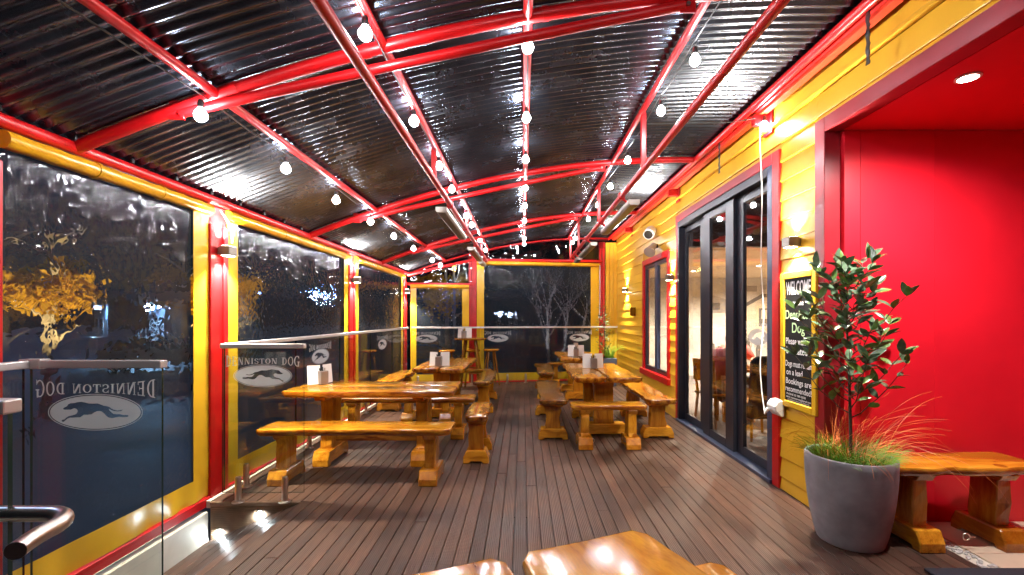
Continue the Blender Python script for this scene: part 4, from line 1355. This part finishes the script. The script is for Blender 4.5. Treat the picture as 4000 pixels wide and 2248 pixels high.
# wall up-down lamps
def sconce(label, loc, rz, e=330):
    t = thing('wall_lamp', label, 'lamp', loc, rz, 'up and down wall lamps')
    G().box(-.055, .055, -.10, -.012, -.04, .04).obj('housing', 'sconce', t, bevel=.004)
    G().box(-.035, .035, -.013, .012, -.03, .03).obj('wall_plate', 'sconce', t)
    for s_ in (-1, 1):
        G().box(-.04, .04, -.088, -.024, s_ * .0415 - .0008, s_ * .0415 + .0008).obj('lens', 'warm', t)
        light('lamp_beam', 'SPOT', t, (0, -.055, s_ * .048), e, (1.0, .90, .72), rot=(0 if s_ < 0 else pi, 0, 0), spot_size=radians(112), spot_blend=.6, shadow_soft_size=.02)
RW = -pi / 2     # local -y faces -X
sconce('warm wall lamp above the chalkboard', (XR - .022, 3.74, 2.11), RW)
sconce('warm wall lamp between the small window and the sliding door', (XR - .022, 6.84, 2.09), RW)
sconce('warm wall lamp at the far end of the yellow wall', (XR - .022, 9.85, 2.08), RW)
sconce('warm wall lamp on the red post behind the glass corner', (XL + .012, 3.89, 2.06), LW, 480)
sconce('warm wall lamp on the middle post of the blind wall', (XL + .012, 6.92, 2.06), LW, 480)
sconce('warm wall lamp on the far left corner post', (XL + .012, 9.95, 2.06), LW, 480)

# heaters
def heater(label, x, z, y0, y1, side, tx, tz):
    t = thing('bar_heater', label, 'heater', (x, y0, z), 0, 'long bar heaters')
    L = y1 - y0
    G().prism([(-.062, .03), (.062, .03), (.062, -.012), (.045, -.03), (-.045, -.03), (-.062, -.012)], lambda a, b, c: (a, c, b), 0, L).obj('casing', 'heater', t, bevel=.003)
    G().box(-.040, .040, .04, L - .04, -.033, -.0305).obj('element_slot', 'hdark', t)
    for y in (L * .12, L * .88):
        G().tube([(0, y, .028), (tx - x, y, tz - z - .02)], .013, 8).obj('hanger', 'red', t, True)
        G().box(tx - x - .035, tx - x + .035, y - .03, y + .03, tz - z - .04, tz - z + .034).obj('clamp', 'red', t, bevel=.004)
for i, (a, b) in enumerate(((4.95, 6.72), (7.78, 9.40), (9.72, 10.30))):
    w = ('near', 'middle', 'far')[i]
    heater('%s long bar heater under the left red heater tube' % w, -.885, 2.665, a, b, -1, -.82, 2.77)
    heater('%s long bar heater under the right red heater tube' % w, 1.215, 2.75, a + .02, b + .05, 1, 1.12, 2.87)

# ------------------------------------------------------------------ chalkboard
ch = thing('chalkboard', 'tall chalkboard welcome sign in yellow frame', 'sign', (XR - .030, 3.70, 0))
CY0, CY1, CZ0, CZ1 = -.245, .235, .745, 1.872
for b in ((CY0, CY0 + .055, CZ0, CZ1), (CY1 - .055, CY1, CZ0, CZ1), (CY0 + .055, CY1 - .055, CZ0, CZ0 + .055), (CY0 + .055, CY1 - .055, CZ1 - .055, CZ1)):
    G().box(-.024, .002, *b).obj('frame', 'ypvc', ch, bevel=.005)
G().box(-.012, .0, CY0 + .05, CY1 - .05, CZ0 + .05, CZ1 - .05).obj('board', 'chalk', ch)
TXM = Matrix(((0, 0, -1), (-1, 0, 0), (0, 1, 0))).to_4x4()
def chalk(txt, zc, size, mat='chalkw', w=None, dy=0.0):
    cu = bpy.data.curves.new('chalk_line', 'FONT')
    cu.body = txt; cu.size = size; cu.align_x = 'CENTER'; cu.offset = size * .012
    cu.materials.append(M[mat])
    tmp = link('chalk_tmp', cu)
    bpy.context.view_layer.update()
    sx = (w / tmp.dimensions.x) if w and tmp.dimensions.x > 0 else 1
    me = bpy.data.meshes.new_from_object(tmp.evaluated_get(bpy.context.evaluated_depsgraph_get()))
    bpy.data.objects.remove(tmp)
    if not me.materials: me.materials.append(M[mat])
    o = link('chalk_writing', me, ch)
    m = TXM @ Matrix.Diagonal((sx, 1, 1, 1)); m.translation = Vector((-.0135, -.005 + dy, zc))
    o.matrix_local = m
chalk('WELCOME', 1.685, .155, w=.33)
chalk('to the', 1.595, .062, w=.15)
chalk('Denniston', 1.485, .105, 'chalkg', .35)
chalk('Dog', 1.372, .115, 'chalkg', .17)
chalk('Please wait to', 1.275, .075, w=.34)
chalk('be seated', 1.195, .080, w=.28, dy=.02)
chalk('Dogs must remain', 1.090, .068, w=.35)
chalk('on a lead', 1.020, .068, w=.22, dy=.05)
chalk('Bookings are', .945, .068, w=.34)
chalk('recommended!', .882, .064, w=.35)
chalk('PHONE 03 789-5030', .850, .024, w=.26, dy=.03)
chalk('EMAIL dennistondog@gmail.com', .826, .020, w=.33)
chalk('OR BOOK ON OUR WEBSITE', .806, .016, w=.29)

# ------------------------------------------------------------------ small wall things
ox = thing('outdoor_socket', 'white weatherproof power socket low beside the door surround', 'socket', (XR - .036, 3.965, .72))
G().prism([(-.0, -.075), (0, .07), (-.055, .06), (-.085, .015), (-.075, -.03), (-.03, -.075)], lambda a, b, c: (a, c, b), -.07, .07).obj('cover', 'white', ox, bevel=.008)
G().tube([(-.085, .035, -.02), (-.105, .045, -.055)], [.017, .014], 10).obj('plug', 'white', ox, True)
pts = [(2.17, 4.16, 3.24), (2.165, 4.17, 3.1), (2.195, 4.19, 2.6), (2.19, 4.195, 2.0), (2.21, 4.19, 1.5), (2.185, 4.2, 1.1), (2.18, 4.17, .85), (2.165, 4.10, .69), (2.14, 4.04, .645), (2.132, 4.012, .665)]
sm = []
for i in range(len(pts) - 1):
    p0, p1, p2, p3 = [Vector(pts[min(max(j, 0), len(pts) - 1)]) for j in (i - 1, i, i + 1, i + 2)]
    for k in range(6):
        t = k / 6
        sm.append(.5 * ((2 * p1) + (p2 - p0) * t + (2 * p0 - 5 * p1 + 4 * p2 - p3) * t * t + (3 * p1 - p0 - 3 * p2 + p3) * t ** 3))
sm.append(Vector(pts[-1]))
tag(G().tube(sm, .0046, 8).obj('power_cable', 'white', None, True), 'white power cable hanging down the sliding door frame', 'cable')
tag(G().tube([(2.11, 4.14, 3.30), (1.9, 4.15, 3.27), (1.55, 4.2, 3.28), (1.15, 4.2, 3.275)], .0045, 6).obj('span_cable', 'black', None, True), 'dark cable spanning from the wall bracket to the purlin', 'cable')
for lb, y in (('wavy black strap hanging from the eave at the picture top', 2.79), ('wavy black strap hanging from the eave over the sliding door', 4.90)):
    g = G()
    vs, fs = [], []
    for k in range(30):
        z = 3.40 - .36 * k / 29
        q = .008 * sin(k * 1.4)
        vs += [(2.105, y - .013 - max(q, 0), z), (2.105 + .003 * sin(k * .8), y + .013, z), (2.110 + .003 * sin(k * .8), y + .013, z), (2.110, y - .013 - max(q, 0), z)]
    for k in range(29):
        for j in range(4): fs.append((k * 4 + j, k * 4 + (j + 1) % 4, k * 4 + 4 + (j + 1) % 4, k * 4 + 4 + j))
    tag(g.add(vs, fs).obj('hanging_strap', 'black', None), lb, 'strap')
sc = thing('security_camera', 'white bullet security camera high on the yellow wall', 'camera', (XR - .02, 7.75, 2.92))
G().tube([(0, 0, .02), (-.07, 0, .02)], .022, 10).obj('mount', 'white', sc, True)
b = G().tube([(-.05, .03, .06), (-.09, -.03, .03), (-.16, -.16, -.05)], [.075, .085, .088], 18).obj('housing', 'white', sc, True)
G().tube([(-.158, -.157, -.048), (-.164, -.168, -.055)], [.072, .072], 18).obj('lens_face', 'black', b, True)
sp = thing('spot_lamp', 'unlit grey flood lamp below the security camera', 'lamp', (XR - .02, 7.62, 2.66))
G().tube([(0, 0, .02), (-.08, -.01, .03)], .035, 12).obj('mount', 'hdark', sp, True)
G().tube([(-.06, 0, .04), (-.10, -.04, -.01), (-.17, -.12, -.10)], [.05, .055, .095], 18).obj('reflector_hood', 'heater', sp, True)
wp = thing('wall_box', 'small brown timber box on the yellow wall past the window', 'box', (XR - .02, 9.15, 1.52))
G().prism([(-.05, 0), (.05, 0), (.065, .17), (-.065, .17)], lambda a, b, c: (c, a, b), -.09, 0).obj('box_body', 'wdk', wp, bevel=.004)
G().box(-.095, -.092, -.03, .03, .03, .14).obj('label_plate', 'wdk', wp)
tag(G().tube([(XL + .03, 3.85, 2.40), (XL + .05, 3.86, 2.36), (XL + .045, 3.93, 2.31), (XL + .06, 3.96, 2.22), (XL + .05, 3.97, 2.14)], .007, 6).obj('loose_cable', 'white', None, True), 'loose white cable end over the post lamp at the glass corner', 'cable')
tag(G().tube([(1.83, 10.82, 2.72), (1.83, 10.82, 2.0), (1.82, 10.81, 1.55), (1.80, 10.81, 1.48)], .009, 6).obj('crank_rod', 'white', None, True), 'white crank rod hanging beside the back blind', 'rod')

# ------------------------------------------------------------------ outside, seen through the blinds
GZ = -0.75
vs, fs = [], []
NH = 160
for i in range(NH + 1):
    a = radians(20 + 190 * i / NH)
    h = 9 + 5 * noise.noise(Vector((i * .06, 0, 0))) + 3.0 * noise.noise(Vector((i * .45, 4, 0))) + 1.2 * noise.noise(Vector((i * 1.7, 9, 0)))
    for r_, z in ((118, GZ - .3), (128, GZ + h * .7), (150, GZ + h), (190, GZ + h * .6)):
        vs.append((r_ * cos(a), r_ * sin(a), z))
for i in range(NH):
    for j in range(3):
        k = i * 4 + j
        fs.append((k, k + 4, k + 5, k + 1))
struct(G().add(vs, fs).obj('hill', 'hill', None), 'added dark hill covering the pale horizon beyond the yard')  # ridge added to darken the view by covering the grey sky at the horizon
def bare_tree(label, loc, H, seed):
    t = thing('bare_tree', label, 'tree', loc)
    r = random.Random(seed)
    trunk, tw = G(), G()
    def grow(p, d, L, rad, dep, g):
        pts, rs = [p], [rad]
        for k in range(4):
            d = (d + Vector((r.gauss(0, .13), r.gauss(0, .13), r.uniform(-.02, .10)))).normalized()
            p = p + d * L / 4
            pts.append(p); rs.append(rad * (1 - .1 * (k + 1)))
        g.tube(pts, rs, 6 if dep < 2 else 4)
        if dep < 5:
            for k in range(3 if dep < 2 else 2):
                dd = (d + Vector((r.gauss(0, .55), r.gauss(0, .55), r.uniform(-.05, .3)))).normalized()
                grow(p, dd, L * r.uniform(.6, .85), rs[-1] * .68, dep + 1, tw)
    for k in range(4):
        a = k * 1.6
        grow(Vector((0, 0, 0)), Vector((.42 * cos(a), .42 * sin(a), 1)).normalized(), H * .34, .075, 0, trunk)
    trunk.obj('trunk', 'bark', t, True); tw.obj('crown', 'bark', t)
bare_tree('bare pale branched tree behind the back blind', (0.90, 14.6, GZ), 4.5, 4)

def leafy_tree(label, loc, H, R, seed, m='yleaf', n=1800):
    t = thing('autumn_tree', label, 'tree', loc)
    r = random.Random(seed)
    g = G(); g.tube([(0, 0, 0), (.05, 0, H * .3), (0, .05, H * .6), (0, 0, H * .9)], [.13, .10, .06, .02], 8)
    for k in range(9):
        a = k * 2.4; z = H * (.35 + .06 * k)
        g.tube([(0, 0, z), (R * .5 * cos(a), R * .5 * sin(a), z + R * .35), (R * .85 * cos(a), R * .85 * sin(a), z + R * .5)], [.05, .03, .01], 5)
    g.obj('trunk', 'bark', t, True)
    g = G()
    cl = []
    for k in range(26):
        v = Vector((r.gauss(0, 1), r.gauss(0, 1), r.gauss(0, 1))).normalized() * R * r.uniform(.35, .95)
        cl.append(Vector((v.x, v.y, H * .62 + v.z * .85)))
    for k in range(n):
        c = cl[k % 26] + Vector((r.gauss(0, .26), r.gauss(0, .26), r.gauss(0, .22))) * R * .6
        d = Vector((r.gauss(0, 1), r.gauss(0, 1), r.gauss(0, 1))).normalized(); e = d.orthogonal().normalized(); s_ = r.uniform(.05, .10)
        g.add([c - d * s_, c + e * s_ * .6, c + d * s_, c - e * s_ * .6], [(0, 1, 2, 3)])
    g.obj('crown', m, t)
leafy_tree('yellow leaved tree outside the nearest blind', (-11.4, 10.0, GZ), 4.6, 0.80, 1, n=1500)
leafy_tree('smaller yellow leaved tree outside, right of the parked car', (-11.6, 15.6, GZ), 5.0, 0.95, 2, n=1500)
leafy_tree('yellow lit tree outside the narrow back blind', (-3.6, 21.5, GZ), 5.6, 1.5, 6)

def street_lamp(label, loc, h, mat, e, col, r=.12):
    t = thing('street_lamp', label, 'street lamp', loc, 0, 'street lamps outside')
    G().tube([(0, 0, 0), (0, 0, h)], [.06, .04], 10).obj('pole', 'heater', t, True)
    G().lathe([(0, -r), (r * .8, -r * .5), (r, 0), (r * .7, r * .6), (0, r * .7)], 14).obj('lamp_head', mat, t, True, loc=(0, 0, h + r))
    light('street_beam', 'POINT', t, (0, 0, h - .12), e, col, shadow_soft_size=.1)
street_lamp('blue white street lamp outside the second blind', (-17.0, 29.5, GZ), 3.7, 'lamp', 120, (.55, .75, 1), .10)
def added_tree_spot(label, loc, target, e, col=(1, .66, .20)):  # invented uplight, put in only to brighten a tree
    t = thing('added_tree_spotlight', label, 'lamp', loc, 0, 'added spotlights that brighten the trees')
    d = (Vector(target) - Vector(loc)).normalized()
    G().tube([(0, 0, 0), (0, 0, .12)], .02, 8).obj('stake', 'black', t, True)
    G().tube([Vector((0, 0, .14)) - d * .08, Vector((0, 0, .14)) + d * .07], [.05, .07], 14).obj('lamp_hood', 'black', t, True)
    G().tube([Vector((0, 0, .14)) + d * .071, Vector((0, 0, .14)) + d * .074], .055, 14).obj('lens', 'sodium', t, True)
    q = d.to_track_quat('-Z', 'Y').to_euler()
    light('added_tree_beam', 'SPOT', t, tuple(Vector((0, 0, .14)) + d * .10), e, col, rot=q, spot_size=radians(50), spot_blend=.6, shadow_soft_size=.05)
added_tree_spot('small added spotlight brightening the near yellow tree', (-9.6, 8.2, GZ), (-11.4, 10.0, GZ + 3.2), 1900)
added_tree_spot('small added spotlight brightening the smaller yellow tree', (-9.9, 13.6, GZ), (-11.6, 15.6, GZ + 3.4), 1700)
added_tree_spot('small added spotlight brightening the bare tree', (.15, 13.2, GZ), (0.95, 14.6, GZ + 2.2), 330, (.95, .92, .9))
street_lamp('sodium street lamp behind the narrow back blind', (-3.0, 19.9, GZ), 4.4, 'sodium', 90, (1, .60, .14), .07)
for k, (x, y, r_) in enumerate(((-3.6, 62, .10), (-2.9, 78, .09), (-2.2, 84, .08))):
    street_lamp('distant white street lamp beyond the back blind, %s from the left' % ORD[k], (x, y, GZ), 2.6, 'lampw', 60, (.8, .9, 1), r_)

sh = thing('outbuilding', 'pale blue shed with white flood lamp across the yard', 'building', (-24.5, 26.5, GZ), radians(-42))
G().box(-3.2, 3.2, 0, 4, 0, 2.9).obj('wall', 'shed', sh)
G().prism([(-3.5, 2.9), (3.5, 2.9), (3.5, 3.1), (0, 3.8), (-3.5, 3.1)], lambda a, b, c: (a, c, b), -.5, 4.3).obj('roof', 'heater', sh)
for x in (-1.9, .3):
    w = G().box(x, x + 1.2, -.04, .0, 1.2, 2.2).obj('window', 'white', sh); G().box(x + .08, x + 1.12, -.05, -.041, 1.28, 2.12).obj('pane', 'dglass', w)
G().box(1.9, 2.8, -.04, 0, 0, 2.1).obj('door', 'heater', sh)
fl = thing('flood_lamp', 'white flood lamp on the shed across the yard', 'lamp', (-22.9, 24.6, GZ + 2.75))
G().box(-.16, .16, -.05, .05, -.1, .1).obj('lens', 'lampw', fl); G().box(-.2, .2, .051, .12, -.13, .13).obj('housing', 'black', fl)
light('flood_beam', 'POINT', fl, (.1, -.35, -.2), 900, (.45, .78, 1), shadow_soft_size=.1)
def car(label, loc, rz, m):
    t = thing('parked_car', label, 'car', loc, rz, 'cars parked outside')
    body = [(-2.1, .28), (2.05, .28), (2.12, .55), (1.95, .80), (1.05, .93), (.35, 1.38), (-1.15, 1.42), (-1.85, .98), (-2.12, .85)]
    G().prism(body, lambda a, b, c: (a, c, b), -.82, .82).obj('body', m, t, True, bevel=.06, seg=2)
    for s_ in (-1, 1):
        G().prism([(.95, .92), (.32, 1.30), (-.35, 1.33), (-.35, .92)], lambda a, b, c: (a, c, b), s_ * .825, s_ * .83).obj('side_window', 'black', t)
        G().prism([(-.42, .92), (-.42, 1.33), (-1.1, 1.33), (-1.65, .95)], lambda a, b, c: (a, c, b), s_ * .825, s_ * .83).obj('side_window', 'black', t)
        G().box(2.04, 2.11, s_ * .55 - .17, s_ * .55 + .17, .56, .70).obj('headlight', 'white', t, bevel=.02)
        G().box(-2.14, -2.08, s_ * .6 - .14, s_ * .6 + .14, .66, .84).obj('tail_light', 'red', t, bevel=.02)
        for x in (-1.3, 1.3):
            w = G().tube([(x, s_ * .66, .31), (x, s_ * .85, .31)], .31, 20).obj('wheel', 'tyre', t, True)
            G().tube([(x, s_ * .851, .31), (x, s_ * .858, .31)], .19, 16).obj('rim', 'steel', w, True)
    G().prism([(1.02, .95), (.40, 1.34), (.37, 1.33), (.99, .94)], lambda a, b, c: (a + .02, c, b + .012), -.68, .68).obj('windscreen', 'black', t)
car('white parked car outside the nearest blind', (-17.6, 19.6, GZ), radians(35), 'carw')
car('dark blue parked car outside the narrow back blind', (-3.2, 15.6, GZ), radians(5), 'carb')
